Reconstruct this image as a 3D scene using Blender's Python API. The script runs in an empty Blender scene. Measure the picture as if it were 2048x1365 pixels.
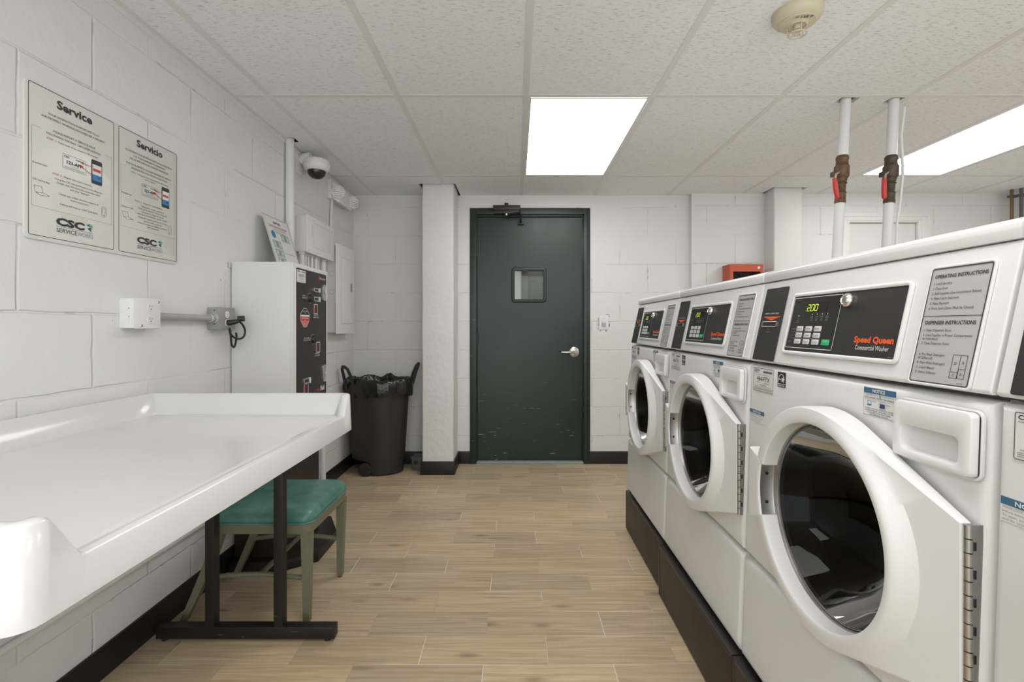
import bpy, bmesh, math, random
from mathutils import Vector, Matrix, noise
PI = math.pi
S = bpy.context.scene
COL = S.collection
H = 1.153            # eye height above the floor
CEIL = H + 1.0985    # ceiling height
random.seed(4)

# ------------------------------------------------------------------ camera, world, exposure
cd = bpy.data.cameras.new('camera')
cam = bpy.data.objects.new('camera', cd); COL.objects.link(cam)
cam.location = (0, 0, H); cam.rotation_euler = (PI/2, 0, 0)
cd.sensor_width = 36.0; cd.lens = 964/2048*36
cd.shift_x = -7/2048; cd.shift_y = -29.5/2048
cd.clip_start = 0.02
S.camera = cam
w = bpy.data.worlds.new('world'); S.world = w; w.use_nodes = True
w.node_tree.nodes['Background'].inputs[0].default_value = (.93, .97, 1, 1)
w.node_tree.nodes['Background'].inputs[1].default_value = 2.0
S.view_settings.view_transform = 'Standard'; S.view_settings.look = 'None'
S.view_settings.gamma = 1; S.view_settings.use_curve_mapping = False
S.view_settings.exposure = 0.40
LAMP = 4.8           # troffer diffuser emission

# ------------------------------------------------------------------ materials
def newmat(name):
    m = bpy.data.materials.new(name); m.use_nodes = True
    nt = m.node_tree
    return m, nt, nt.nodes['Principled BSDF']
def N(nt, typ, **kw):
    n = nt.nodes.new(typ)
    for k, v in kw.items():
        if k in n.inputs: n.inputs[k].default_value = v
        else: setattr(n, k, v)
    return n
def L(nt, a, b): nt.links.new(a, b)
def mth(nt, op, a, b=None, clamp=False):
    n = nt.nodes.new('ShaderNodeMath'); n.operation = op; n.use_clamp = clamp
    for i, v in enumerate((a, b)):
        if v is None: continue
        if isinstance(v, (int, float)): n.inputs[i].default_value = v
        else: L(nt, v, n.inputs[i])
    return n.outputs[0]
def mixc(nt, fac, a, b, mode='MIX'):
    n = nt.nodes.new('ShaderNodeMix'); n.data_type = 'RGBA'; n.blend_type = mode
    for i, v in ((0, fac), (6, a), (7, b)):
        if isinstance(v, (int, float)): n.inputs[i].default_value = v
        elif isinstance(v, tuple): n.inputs[i].default_value = v if len(v) == 4 else (*v, 1)
        else: L(nt, v, n.inputs[i])
    return n.outputs[2]
def ramp(nt, fac, p0, p1, c0=(0, 0, 0, 1), c1=(1, 1, 1, 1)):
    n = nt.nodes.new('ShaderNodeValToRGB'); L(nt, fac, n.inputs[0])
    n.color_ramp.elements[0].position = p0; n.color_ramp.elements[0].color = c0
    n.color_ramp.elements[1].position = p1; n.color_ramp.elements[1].color = c1
    return n.outputs[0]
def mat(name, col, rough=.5, metal=0.0, bump=0.0, bscale=40.0, var=0.0, vscale=6.0, emit=0.0, spec=.5, coat=0.0):
    m, nt, p = newmat(name)
    c = (*col, 1)
    p.inputs['Base Color'].default_value = c
    p.inputs['Roughness'].default_value = rough; p.inputs['Metallic'].default_value = metal
    p.inputs['Specular IOR Level'].default_value = spec
    p.inputs['Coat Weight'].default_value = coat; p.inputs['Coat Roughness'].default_value = .08
    if emit:
        p.inputs['Emission Color'].default_value = c; p.inputs['Emission Strength'].default_value = emit
    tc = N(nt, 'ShaderNodeTexCoord')
    if var:
        n = N(nt, 'ShaderNodeTexNoise', Scale=vscale, Detail=4.0); L(nt, tc.outputs['Object'], n.inputs['Vector'])
        d = tuple(max(0, x*(1-var)) for x in col); e = tuple(min(1, x*(1+var)) for x in col)
        L(nt, mixc(nt, n.outputs[0], d, e), p.inputs['Base Color'])
    if bump:
        n = N(nt, 'ShaderNodeTexNoise', Scale=bscale, Detail=3.0); L(nt, tc.outputs['Object'], n.inputs['Vector'])
        b = N(nt, 'ShaderNodeBump', Strength=bump, Distance=.004); L(nt, n.outputs[0], b.inputs['Height'])
        L(nt, b.outputs[0], p.inputs['Normal'])
    return m

def block_wall(name, haxis, phase=0.0):
    m, nt, p = newmat(name)
    tc = N(nt, 'ShaderNodeTexCoord'); sx = N(nt, 'ShaderNodeSeparateXYZ'); L(nt, tc.outputs['Object'], sx.inputs[0])
    cb = N(nt, 'ShaderNodeCombineXYZ')
    L(nt, mth(nt, 'ADD', sx.outputs[haxis], phase), cb.inputs[0]); L(nt, mth(nt, 'ADD', sx.outputs[2], .0055), cb.inputs[1])
    nz = N(nt, 'ShaderNodeTexNoise', Scale=9.0, Detail=3.0); L(nt, tc.outputs['Object'], nz.inputs['Vector'])
    off = N(nt, 'ShaderNodeVectorMath', operation='SCALE'); off.inputs[3].default_value = .012
    sub = N(nt, 'ShaderNodeVectorMath', operation='SUBTRACT'); sub.inputs[1].default_value = (.5, .5, .5)
    L(nt, nz.outputs['Color'], sub.inputs[0]); L(nt, sub.outputs[0], off.inputs[0])
    add = N(nt, 'ShaderNodeVectorMath', operation='ADD'); L(nt, cb.outputs[0], add.inputs[0]); L(nt, off.outputs[0], add.inputs[1])
    br = N(nt, 'ShaderNodeTexBrick', Scale=1.0)
    br.offset = .5; br.inputs['Brick Width'].default_value = .47; br.inputs['Row Height'].default_value = .2395
    br.inputs['Mortar Size'].default_value = .006; br.inputs['Mortar Smooth'].default_value = .8
    L(nt, add.outputs[0], br.inputs['Vector'])
    fac = br.outputs['Fac']
    big = N(nt, 'ShaderNodeTexNoise', Scale=2.3, Detail=2.0); L(nt, tc.outputs['Object'], big.inputs['Vector'])
    keep = ramp(nt, big.outputs[0], .38, .6)                       # joints partly filled with paint
    joint = mth(nt, 'MULTIPLY', fac, mth(nt, 'ADD', mth(nt, 'MULTIPLY', keep, .85), .15))
    crackn = N(nt, 'ShaderNodeTexNoise', Scale=14.0, Detail=6.0); L(nt, tc.outputs['Object'], crackn.inputs['Vector'])
    crack = ramp(nt, crackn.outputs[0], .60, .68)
    dark = mth(nt, 'MULTIPLY', mth(nt, 'MULTIPLY', crack, fac), .38)
    dots = N(nt, 'ShaderNodeTexNoise', Scale=26.0, Detail=8.0, Roughness=.65); L(nt, tc.outputs['Object'], dots.inputs['Vector'])
    pit = ramp(nt, dots.outputs[0], .705, .74)
    dark2 = mth(nt, 'MAXIMUM', dark, mth(nt, 'MULTIPLY', pit, .3))
    base = mixc(nt, big.outputs[0], (.725, .725, .72), (.765, .765, .76))
    L(nt, mixc(nt, mth(nt, 'ADD', dark2, mth(nt, 'MULTIPLY', joint, .03), True), base, (.22, .21, .20)), p.inputs['Base Color'])
    p.inputs['Roughness'].default_value = .55
    f1 = N(nt, 'ShaderNodeTexNoise', Scale=55.0, Detail=4.0); L(nt, tc.outputs['Object'], f1.inputs['Vector'])
    f2 = N(nt, 'ShaderNodeTexNoise', Scale=7.0, Detail=3.0); L(nt, tc.outputs['Object'], f2.inputs['Vector'])
    h = mth(nt, 'ADD', mth(nt, 'MULTIPLY', f1.outputs[0], .22), mth(nt, 'MULTIPLY', f2.outputs[0], .5))
    h = mth(nt, 'SUBTRACT', h, mth(nt, 'MULTIPLY', joint, .5))
    h = mth(nt, 'SUBTRACT', h, mth(nt, 'MULTIPLY', pit, .4))
    b = N(nt, 'ShaderNodeBump', Strength=.95, Distance=.006); L(nt, h, b.inputs['Height']); L(nt, b.outputs[0], p.inputs['Normal'])
    return m

def ceiling_mat():
    m, nt, p = newmat('acoustic_tile')
    tc = N(nt, 'ShaderNodeTexCoord')
    mp = N(nt, 'ShaderNodeMapping'); mp.inputs['Scale'].default_value = (30, 240, 60); L(nt, tc.outputs['Object'], mp.inputs[0])
    n1 = N(nt, 'ShaderNodeTexNoise', Scale=1.0, Detail=2.5, Roughness=.6); L(nt, mp.outputs[0], n1.inputs['Vector'])
    fis = ramp(nt, n1.outputs[0], .605, .67)
    n2 = N(nt, 'ShaderNodeTexNoise', Scale=170.0, Detail=2.0); L(nt, tc.outputs['Object'], n2.inputs['Vector'])
    pin = ramp(nt, n2.outputs[0], .62, .72)
    n3 = N(nt, 'ShaderNodeTexNoise', Scale=1.5, Detail=2.0); L(nt, tc.outputs['Object'], n3.inputs['Vector'])
    base = mixc(nt, n3.outputs[0], (.86, .875, .89), (.90, .915, .93))
    c = mixc(nt, mth(nt, 'MULTIPLY', fis, .42), base, (.30, .29, .28))
    c = mixc(nt, mth(nt, 'MULTIPLY', pin, .3), c, (.4, .39, .38))
    L(nt, c, p.inputs['Base Color']); p.inputs['Roughness'].default_value = .9
    h = mth(nt, 'ADD', mth(nt, 'MULTIPLY', fis, -1.0), mth(nt, 'MULTIPLY', n2.outputs[0], .5))
    b = N(nt, 'ShaderNodeBump', Strength=.7, Distance=.004); L(nt, h, b.inputs['Height']); L(nt, b.outputs[0], p.inputs['Normal'])
    return m

def floor_mat():
    m, nt, p = newmat('wood_look_floor_tile')
    tc = N(nt, 'ShaderNodeTexCoord')
    mp = N(nt, 'ShaderNodeMapping'); mp.inputs['Location'].default_value = (-.112+4*.443+.2215, -1.64+20*.1525, 0)
    L(nt, tc.outputs['Object'], mp.inputs[0])
    br = N(nt, 'ShaderNodeTexBrick', Scale=1.0); br.offset = .5
    for k, v in (('Brick Width', .443), ('Row Height', .1525), ('Mortar Size', .0013), ('Mortar Smooth', .1), ('Bias', 0.0)): br.inputs[k].default_value = v
    br.inputs['Color1'].default_value = (0, 0, 0, 1); br.inputs['Color2'].default_value = (1, 1, 1, 1); br.inputs['Mortar'].default_value = (.5, .5, .5, 1)
    L(nt, mp.outputs[0], br.inputs['Vector'])
    rnd = br.outputs['Color']
    sc = N(nt, 'ShaderNodeVectorMath', operation='SCALE'); sc.inputs[3].default_value = 37.0; L(nt, rnd, sc.inputs[0])
    add = N(nt, 'ShaderNodeVectorMath', operation='ADD'); L(nt, tc.outputs['Object'], add.inputs[0]); L(nt, sc.outputs[0], add.inputs[1])
    def nz(scale, det, dist=0.0, rough=.5):
        q = N(nt, 'ShaderNodeMapping'); q.inputs['Scale'].default_value = scale; L(nt, add.outputs[0], q.inputs[0])
        n = N(nt, 'ShaderNodeTexNoise', Scale=1.0, Detail=det, Roughness=rough, Distortion=dist); L(nt, q.outputs[0], n.inputs['Vector'])
        return n.outputs[0]
    grain = nz((3.0, 70, 1), 5.0, .6, .6); fine = nz((14, 260, 1), 3.0); broad = nz((2.2, 9, 1), 3.0, 1.2)
    base = mixc(nt, ramp(nt, grain, .30, .70), (.43, .325, .20), (.66, .53, .365))
    base = mixc(nt, mth(nt, 'MULTIPLY', ramp(nt, broad, .55, .75), .35), base, (.37, .285, .185))
    base = mixc(nt, mth(nt, 'MULTIPLY', ramp(nt, fine, .55, .75), .3), base, (.42, .33, .215))
    kn = N(nt, 'ShaderNodeMapping'); kn.inputs['Scale'].default_value = (4.2, 12.5, 1); L(nt, add.outputs[0], kn.inputs[0])
    vo = N(nt, 'ShaderNodeTexVoronoi', Scale=1.0); L(nt, kn.outputs[0], vo.inputs['Vector'])
    sel = N(nt, 'ShaderNodeSeparateXYZ'); L(nt, vo.outputs['Color'], sel.inputs[0])
    knot = mth(nt, 'MULTIPLY', ramp(nt, vo.outputs['Distance'], .05, .24, (1, 1, 1, 1), (0, 0, 0, 1)), mth(nt, 'GREATER_THAN', sel.outputs[0], .62))
    base = mixc(nt, mth(nt, 'MULTIPLY', knot, .62), base, (.22, .165, .11))
    sr = N(nt, 'ShaderNodeSeparateXYZ'); L(nt, rnd, sr.inputs[0])
    tint = mixc(nt, sr.outputs[0], (.86, .86, .87), (1.10, 1.08, 1.05))
    base = mixc(nt, 1.0, base, tint, 'MULTIPLY')
    ln = N(nt, 'ShaderNodeTexNoise', Scale=2.0, Detail=1.0); L(nt, tc.outputs['Object'], ln.inputs['Vector'])
    grout = mixc(nt, ramp(nt, ln.outputs[0], .42, .55), (.78, .73, .64), (.44, .36, .27))
    L(nt, mixc(nt, br.outputs['Fac'], base, grout), p.inputs['Base Color'])
    p.inputs['Roughness'].default_value = .42
    p.inputs['Specular IOR Level'].default_value = .4
    h = mth(nt, 'SUBTRACT', mth(nt, 'MULTIPLY', fine, .25), br.outputs['Fac'])
    b = N(nt, 'ShaderNodeBump', Strength=.35, Distance=.0015); L(nt, h, b.inputs['Height']); L(nt, b.outputs[0], p.inputs['Normal'])
    return m

def scuffed(name, col, rough, zlo, zhi, scuff=(.55, .57, .55)):
    """dark paint with pale scratches gathered between heights zlo and zhi"""
    m, nt, p = newmat(name)
    tc = N(nt, 'ShaderNodeTexCoord')
    mp = N(nt, 'ShaderNodeMapping'); mp.inputs['Scale'].default_value = (13, 13, 110); L(nt, tc.outputs['Object'], mp.inputs[0])
    n1 = N(nt, 'ShaderNodeTexNoise', Scale=1.0, Detail=3.0); L(nt, mp.outputs[0], n1.inputs['Vector'])
    s = ramp(nt, n1.outputs[0], .70, .735)
    sx = N(nt, 'ShaderNodeSeparateXYZ'); L(nt, tc.outputs['Object'], sx.inputs[0])
    mr = N(nt, 'ShaderNodeMapRange'); L(nt, sx.outputs[2], mr.inputs[0])
    mr.inputs[1].default_value = zhi; mr.inputs[2].default_value = zlo
    s = mth(nt, 'MULTIPLY', s, mr.outputs[0])
    n2 = N(nt, 'ShaderNodeTexNoise', Scale=4.0, Detail=5.0); L(nt, tc.outputs['Object'], n2.inputs['Vector'])
    base = mixc(nt, n2.outputs[0], tuple(c*.75 for c in col), tuple(c*1.3 for c in col))
    L(nt, mixc(nt, mth(nt, 'MULTIPLY', s, .7), base, scuff), p.inputs['Base Color'])
    L(nt, mth(nt, 'ADD', mth(nt, 'MULTIPLY', n2.outputs[0], .18), rough-.09), p.inputs['Roughness'])
    b = N(nt, 'ShaderNodeBump', Strength=.08, Distance=.003); L(nt, n2.outputs[0], b.inputs['Height']); L(nt, b.outputs[0], p.inputs['Normal'])
    return m

def thin_glass(name, tint, rough=.02, ior=1.5, refl=.7):
    m, nt, p = newmat(name); nt.nodes.remove(p)
    out = nt.nodes['Material Output']
    tr = N(nt, 'ShaderNodeBsdfTransparent'); tr.inputs[0].default_value = (*tint, 1)
    gl = N(nt, 'ShaderNodeBsdfGlossy', Roughness=rough); gl.inputs[0].default_value = (refl, refl, refl, 1); fr = N(nt, 'ShaderNodeFresnel', IOR=ior)
    mx = N(nt, 'ShaderNodeMixShader'); L(nt, fr.outputs[0], mx.inputs[0]); L(nt, tr.outputs[0], mx.inputs[1]); L(nt, gl.outputs[0], mx.inputs[2])
    L(nt, mx.outputs[0], out.inputs[0])
    return m

def leather(name):
    m, nt, p = newmat(name)
    tc = N(nt, 'ShaderNodeTexCoord')
    n = N(nt, 'ShaderNodeTexNoise', Scale=9.0, Detail=5.0, Distortion=.8); L(nt, tc.outputs['Object'], n.inputs['Vector'])
    L(nt, mixc(nt, ramp(nt, n.outputs[0], .35, .7), (.065, .185, .150), (.135, .31, .262)), p.inputs['Base Color'])
    p.inputs['Roughness'].default_value = .34
    v = N(nt, 'ShaderNodeTexVoronoi', Scale=320.0); L(nt, tc.outputs['Object'], v.inputs['Vector'])
    b = N(nt, 'ShaderNodeBump', Strength=.12, Distance=.001); L(nt, v.outputs[0], b.inputs['Height']); L(nt, b.outputs[0], p.inputs['Normal'])
    return m

def lamp_mat():
    m, nt, p = newmat('lit_diffuser')
    p.inputs['Base Color'].default_value = (.9, .9, .9, 1)
    p.inputs['Emission Color'].default_value = (1, .995, .98, 1); p.inputs['Emission Strength'].default_value = LAMP
    return m

M = {}
M['wall_l'] = block_wall('painted_block_left', 1, .1)
M['wall_b'] = block_wall('painted_block_back', 0, -.873+.47*6)
M['column'] = mat('painted_column', (.755, .75, .74), .55, bump=.9, bscale=24, var=.03)
M['ceil'] = ceiling_mat(); M['floor'] = floor_mat()
M['grid'] = mat('ceiling_grid_paint', (.76, .76, .75), .45)
M['void'] = mat('ceiling_void', (.06, .058, .055), .9)
M['base'] = mat('black_vinyl_base', (.011, .011, .0115), .45, var=.2)
M['white'] = mat('white_enamel', (.76, .76, .755), .28, var=.01)
M['white2'] = mat('white_powder_coat', (.72, .72, .715), .42, bump=.06, bscale=300)
M['plastic'] = mat('white_plastic', (.77, .77, .765), .32)
M['painted'] = mat('white_painted_metal', (.77, .765, .75), .45, bump=.12, bscale=40, var=.03)
M['gel'] = mat('white_gelcoat', (.70, .70, .70), .16, var=.012, vscale=3, coat=.3)
M['green'] = scuffed('dark_green_door_paint', (.0100, .024, .0185), .36, .1, .8)
M['greenf'] = scuffed('dark_green_frame_paint', (.012, .023, .018), .38, .1, 1.9)
M['greenp'] = mat('plain_green_paint', (.015, .026, .022), .4)
M['steel'] = mat('brushed_steel', (.62, .61, .59), .3, 1.0, var=.1, vscale=30)
M['chrome'] = mat('chrome', (.8, .79, .77), .08, 1.0)
M['hinge'] = mat('hinge_steel', (.50, .49, .47), .36, 1.0, var=.15, vscale=60)
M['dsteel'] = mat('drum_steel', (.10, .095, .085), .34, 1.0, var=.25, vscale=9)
M['rubber'] = mat('black_rubber', (.02, .02, .02), .5)
M['black'] = mat('black_plastic', (.014, .014, .015), .4)
M['panel'] = mat('charcoal_overlay', (.028, .028, .029), .42, var=.12, vscale=60)
M['dpanel'] = mat('display_overlay', (.02, .02, .021), .22)
M['dispw'] = mat('display_window', (.016, .012, .009), .15)
M['ink'] = mat('dark_ink', (.03, .03, .032), .5)
M['grey_ink'] = mat('grey_ink', (.30, .30, .30), .5)
M['lt_ink'] = mat('white_ink', (.78, .78, .77), .5)
M['red_ink'] = mat('red_ink', (.62, .07, .04), .5)
M['orange'] = mat('orange_ink', (.78, .11, .025), .45)
M['pink'] = mat('dull_red_ink', (.085, .028, .03), .45)
M['blue_ink'] = mat('notice_blue', (.05, .14, .24), .45)
M['blue2'] = mat('logo_blue', (.03, .22, .45), .45)
M['green2'] = mat('logo_green', (.18, .42, .12), .45)
M['navy'] = mat('logo_navy', (.03, .05, .16), .45)
M['paper'] = mat('label_white', (.72, .72, .70), .4)
M['sign'] = mat('sign_face', (.67, .68, .64), .25)
M['label_grey'] = mat('label_grey', (.45, .45, .44), .4)
M['tape'] = mat('yellowed_tape', (.66, .66, .56), .3)
M['key'] = mat('key_white', (.66, .66, .65), .35)
M['go'] = mat('start_green', (.03, .48, .17), .35)
M['digit'] = mat('lit_digit', (.62, .85, .05), .4, emit=.5)
M['mint'] = mat('printed_green', (.42, .55, .50), .5)
M['dwood'] = mat('dark_brown_laminate', (.024, .0155, .012), .45, bump=.05, bscale=80, var=.35, vscale=14)
M['bedge'] = mat('black_edge_band', (.012, .012, .013), .35)
M['bmetal'] = scuffed('black_metal_frame', (.0095, .0075, .007), .42, .0, .14, (.2, .2, .2))
M['gelunder'] = mat('under_table', (.5, .5, .5), .6)
M['vinyl'] = leather('green_vinyl')
M['sage'] = mat('sage_painted_metal', (.165, .170, .105), .42, var=.14, vscale=18, bump=.05)
M['brass'] = mat('brown_glide', (.28, .17, .08), .35, .6)
M['can'] = mat('charcoal_bin_plastic', (.024, .0235, .0235), .5, bump=.08, bscale=90)
M['bag'] = mat('black_bin_liner', (.014, .014, .014), .17, bump=.9, bscale=22)
M['gconduit'] = mat('grey_galvanised', (.42, .42, .41), .42, .35, var=.12, vscale=20)
M['gbox'] = mat('grey_painted_box', (.33, .33, .32), .5, .2, var=.15, vscale=20)
M['pipe'] = mat('white_painted_pipe', (.72, .72, .71), .4, var=.06, vscale=9)
M['rust'] = mat('tarnished_brass', (.135, .078, .045), .5, .5, bump=.6, bscale=55, var=.5, vscale=30)
M['rust2'] = mat('dark_tarnished_brass', (.085, .062, .045), .5, .5, bump=.6, bscale=55, var=.6, vscale=30)
M['redh'] = mat('red_handle', (.55, .035, .03), .35, bump=.1)
M['redbox'] = mat('red_cabinet_paint', (.52, .085, .035), .32)
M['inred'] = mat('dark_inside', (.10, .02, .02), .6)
M['beige'] = mat('detector_beige', (.60, .545, .40), .45)
M['dbeige'] = mat('detector_shade', (.42, .38, .27), .5)
M['dome'] = mat('smoked_dome', (.02, .02, .022), .06)
M['lens'] = mat('lamp_lens', (.78, .78, .78), .2)
M['stone'] = mat('grey_threshold', (.30, .34, .32), .6, var=.5, vscale=90)
M['hallw'] = mat('hall_paint', (.78, .82, .80), .6)
M['halld'] = mat('hall_green_door', (.035, .06, .05), .4)
M['grime'] = mat('grime_line', (.22, .21, .20), .8)
M['brownp'] = mat('brown_pipe', (.20, .13, .07), .5, .2, var=.3)
M['greyp'] = mat('grey_pipe', (.13, .125, .12), .5, .3, var=.2)
M['lamp'] = lamp_mat()
M['dglass'] = thin_glass('washer_door_glass', (.28, .27, .26), .03, 1.3, .5)
M['glass'] = thin_glass('pane_glass', (.82, .88, .85), .02, 1.3, .5)
M['clear'] = thin_glass('clear_acrylic', (.9, .9, .9), .03, 1.45)

# ------------------------------------------------------------------ mesh helpers
def fr(o, r, u):
    r = Vector(r).normalized(); u = Vector(u).normalized(); n = r.cross(u)
    m = Matrix.Identity(4)
    for i in range(3):
        m[i][0] = r[i]; m[i][1] = u[i]; m[i][2] = n[i]; m[i][3] = o[i]
    return m
def rr(x0, y0, x1, y1, r=0.0, n=4):
    """rounded rectangle outline, counter-clockwise"""
    r = max(r, 1e-5); out = []
    for cx, cy, a in ((x1-r, y1-r, 0), (x0+r, y1-r, 90), (x0+r, y0+r, 180), (x1-r, y0+r, 270)):
        for i in range(n+1):
            t = math.radians(a+90*i/n); out.append((cx+r*math.cos(t), cy+r*math.sin(t)))
    return out
TXT = {}
def text_geo(s, bold):
    k = (s, bold)
    if k not in TXT:
        cu = bpy.data.curves.new('t', 'FONT'); cu.body = s; cu.size = 1; cu.resolution_u = 2
        if bold: cu.offset = .022 if bold is True else bold
        ob = bpy.data.objects.new('t', cu)
        me = bpy.data.meshes.new_from_object(ob)
        vs = [v.co.copy() for v in me.vertices]; fs = [tuple(p.vertices) for p in me.polygons]
        bpy.data.objects.remove(ob); bpy.data.curves.remove(cu); bpy.data.meshes.remove(me)
        xs = [v.x for v in vs] or [0, 1]
        TXT[k] = (vs, fs, min(xs), max(xs))
    return TXT[k]
CAPH = .70
class MB:
    def __init__(s): s.bm = bmesh.new(); s.ms = []
    def mi(s, m):
        if isinstance(m, str): m = M[m]
        if m not in s.ms: s.ms.append(m)
        return s.ms.index(m)
    def face(s, vs, k):
        try: f = s.bm.faces.new(vs)
        except ValueError: return None
        f.material_index = k; return f
    def loops(s, ls, m, cap0=False, cap1=True, closed=True):
        k = s.mi(m); rows = [[s.bm.verts.new(p) for p in l] for l in ls]; n = len(ls[0])
        for a, b in zip(rows, rows[1:]):
            for i in range(n if closed else n-1):
                j = (i+1) % n; s.face((a[i], a[j], b[j], b[i]), k)
        if cap0: s.face(list(reversed(rows[0])), k)
        if cap1: s.face(rows[-1], k)
    def fl(s, Mx, ls, m, **kw):      # loops of (x, y) at heights: [(pts, h), ...] in frame Mx
        s.loops([[Mx @ Vector((x, y, h)) for x, y in pts] for pts, h in ls], m, **kw)
    def plate(s, Mx, x0, y0, x1, y1, h0, h1, m, r=0.002, e=0.0):
        if e:
            e = min(e, (h1-h0)*.95)
            s.fl(Mx, [(rr(x0, y0, x1, y1, r), h0), (rr(x0, y0, x1, y1, r), h1-e),
                      (rr(x0+e*.3, y0+e*.3, x1-e*.3, y1-e*.3, max(r-e*.3, 0)), h1-e*.3),
                      (rr(x0+e, y0+e, x1-e, y1-e, max(r-e, 0)), h1)], m, cap0=True)
        else:
            s.fl(Mx, [(rr(x0, y0, x1, y1, r), h0), (rr(x0, y0, x1, y1, r), h1)], m, cap0=True)
    def rim(s, Mx, x0, y0, x1, y1, wd, h0, h1, m, r=.003):     # raised ring of width wd (outwards)
        a = rr(x0, y0, x1, y1, r); b = rr(x0-wd, y0-wd, x1+wd, y1+wd, r+wd)
        e = min(wd*.3, h1-h0)
        a2 = rr(x0-e, y0-e, x1+e, y1+e, r+e); b2 = rr(x0-wd+e, y0-wd+e, x1+wd-e, y1+wd-e, r+wd-e)
        s.fl(Mx, [(b, h0), (b, h1-e*.6), (b2, h1), (a2, h1), (a, h1-e*.6), (a, h0)], m, cap1=False)
    def line(s, Mx, x0, y0, x1, y1, t, m, h=.0006):
        d = Vector((x1-x0, y1-y0)); 
        if d.length < 1e-6: return
        d.normalize(); p = Vector((-d.y, d.x))*t/2
        s.poly(Mx, [(x0+p.x, y0+p.y), (x0-p.x, y0-p.y), (x1-p.x, y1-p.y), (x1+p.x, y1+p.y)], m, h)
    def outline(s, Mx, x0, y0, x1, y1, t, m, h=.0006, r=.003):
        a = rr(x0, y0, x1, y1, r); b = rr(x0+t, y0+t, x1-t, y1-t, max(r-t, 0)); s.fl(Mx, [(a, h), (b, h)], m, cap1=False)
    def poly(s, Mx, pts, m, h=.0006):
        s.face([s.bm.verts.new(Mx @ Vector((x, y, h))) for x, y in pts], s.mi(m))
    def rect(s, Mx, x0, y0, x1, y1, m, h=.0006): s.poly(Mx, [(x0, y0), (x1, y0), (x1, y1), (x0, y1)], m, h)
    def disc(s, Mx, cx, cy, r, m, h=.0006, n=24): s.poly(Mx, [(cx+r*math.cos(2*PI*i/n), cy+r*math.sin(2*PI*i/n)) for i in range(n)], m, h)
    def text(s, Mx, x, y, t, h, m, al='L', w=None, bold=False, off=.0009, shear=0.0):
        vs, fs, a, b = text_geo(t, bold); k = s.mi(m); sy = h/CAPH; sx = sy if w is None else w/(b-a)
        ww = (b-a)*sx; ox = x - a*sx - (0 if al == 'L' else ww/2 if al == 'C' else ww)
        bv = [s.bm.verts.new(Mx @ Vector((ox+v.x*sx+shear*v.y*sy, y+v.y*sy, off))) for v in vs]
        for f in fs: s.face([bv[i] for i in f], k)
    def box(s, x0, y0, z0, x1, y1, z1, m, bev=0.0, seg=2):
        s.hexa([(x0, y0, z0), (x1, y0, z0), (x1, y1, z0), (x0, y1, z0), (x0, y0, z1), (x1, y0, z1), (x1, y1, z1), (x0, y1, z1)], m, bev, seg)
    def hexa(s, p, m, bev=0.0, seg=2):
        k = s.mi(m); v = [s.bm.verts.new(q) for q in p]; fs = []
        for q in ((0, 3, 2, 1), (4, 5, 6, 7), (0, 1, 5, 4), (1, 2, 6, 5), (2, 3, 7, 6), (3, 0, 4, 7)):
            fs.append(s.face([v[i] for i in q], k))
        if bev:
            es = list({e for f in fs for e in f.edges})
            bmesh.ops.bevel(s.bm, geom=es, offset=bev, segments=seg, profile=.6, affect='EDGES', clamp_overlap=True)
    def extr(s, pts, a, b, m, bev=0.0, seg=2):   # closed outline pts (3D) moved by vector from a to b
        k = s.mi(m); A = [s.bm.verts.new(Vector(p)+Vector(a)) for p in pts]; B = [s.bm.verts.new(Vector(p)+Vector(b)) for p in pts]; n = len(pts)
        fs = [s.face(list(reversed(A)), k), s.face(B, k)] + [s.face((A[i], A[(i+1) % n], B[(i+1) % n], B[i]), k) for i in range(n)]
        if bev:
            es = list({e for f in fs if f for e in f.edges})
            bmesh.ops.bevel(s.bm, geom=es, offset=bev, segments=seg, profile=.6, affect='EDGES', clamp_overlap=True)
    def lathe(s, o, ax, prof, m, n=48, sx=1.0, sy=1.0, cap0=False, cap1=False, x=None, m2=None):
        ax = Vector(ax).normalized()
        if x is None: x = Vector((1, 0, 0)) if abs(ax.x) < .9 else Vector((0, 1, 0))
        x = (Vector(x)-ax*Vector(x).dot(ax)).normalized(); y = ax.cross(x); o = Vector(o)
        s.loops([[o+ax*h+x*(r*sx*math.cos(2*PI*i/n))+y*(r*sy*math.sin(2*PI*i/n)) for i in range(n)] for r, h in prof], m, cap0=cap0, cap1=cap1)
    def cyl(s, a, b, r, m, r2=None, n=24, cap=True):
        a = Vector(a); b = Vector(b); r2 = r if r2 is None else r2
        s.lathe(a, b-a, [(r, 0), (r2, (b-a).length)], m, n, cap0=cap, cap1=cap)
    def tube(s, pts, r, m, n=12, closed=False, cap=True, flat=1.0):
        pts = [Vector(p) for p in pts]; rows = []; N_ = len(pts); up = None
        for i, p in enumerate(pts):
            a = pts[i-1] if (i or closed) else p; b = pts[(i+1) % N_] if (i < N_-1 or closed) else p
            t = (b-a).normalized()
            if up is None: up = t.orthogonal().normalized()
            up = (up - t*up.dot(t)).normalized(); sd = t.cross(up)
            ri = r[i] if isinstance(r, (list, tuple)) else r
            rows.append([p+up*(ri*math.cos(2*PI*j/n))+sd*(ri*flat*math.sin(2*PI*j/n)) for j in range(n)])
        if closed: rows.append(rows[0])
        s.loops(rows, m, cap0=cap and not closed, cap1=cap and not closed)
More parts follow.
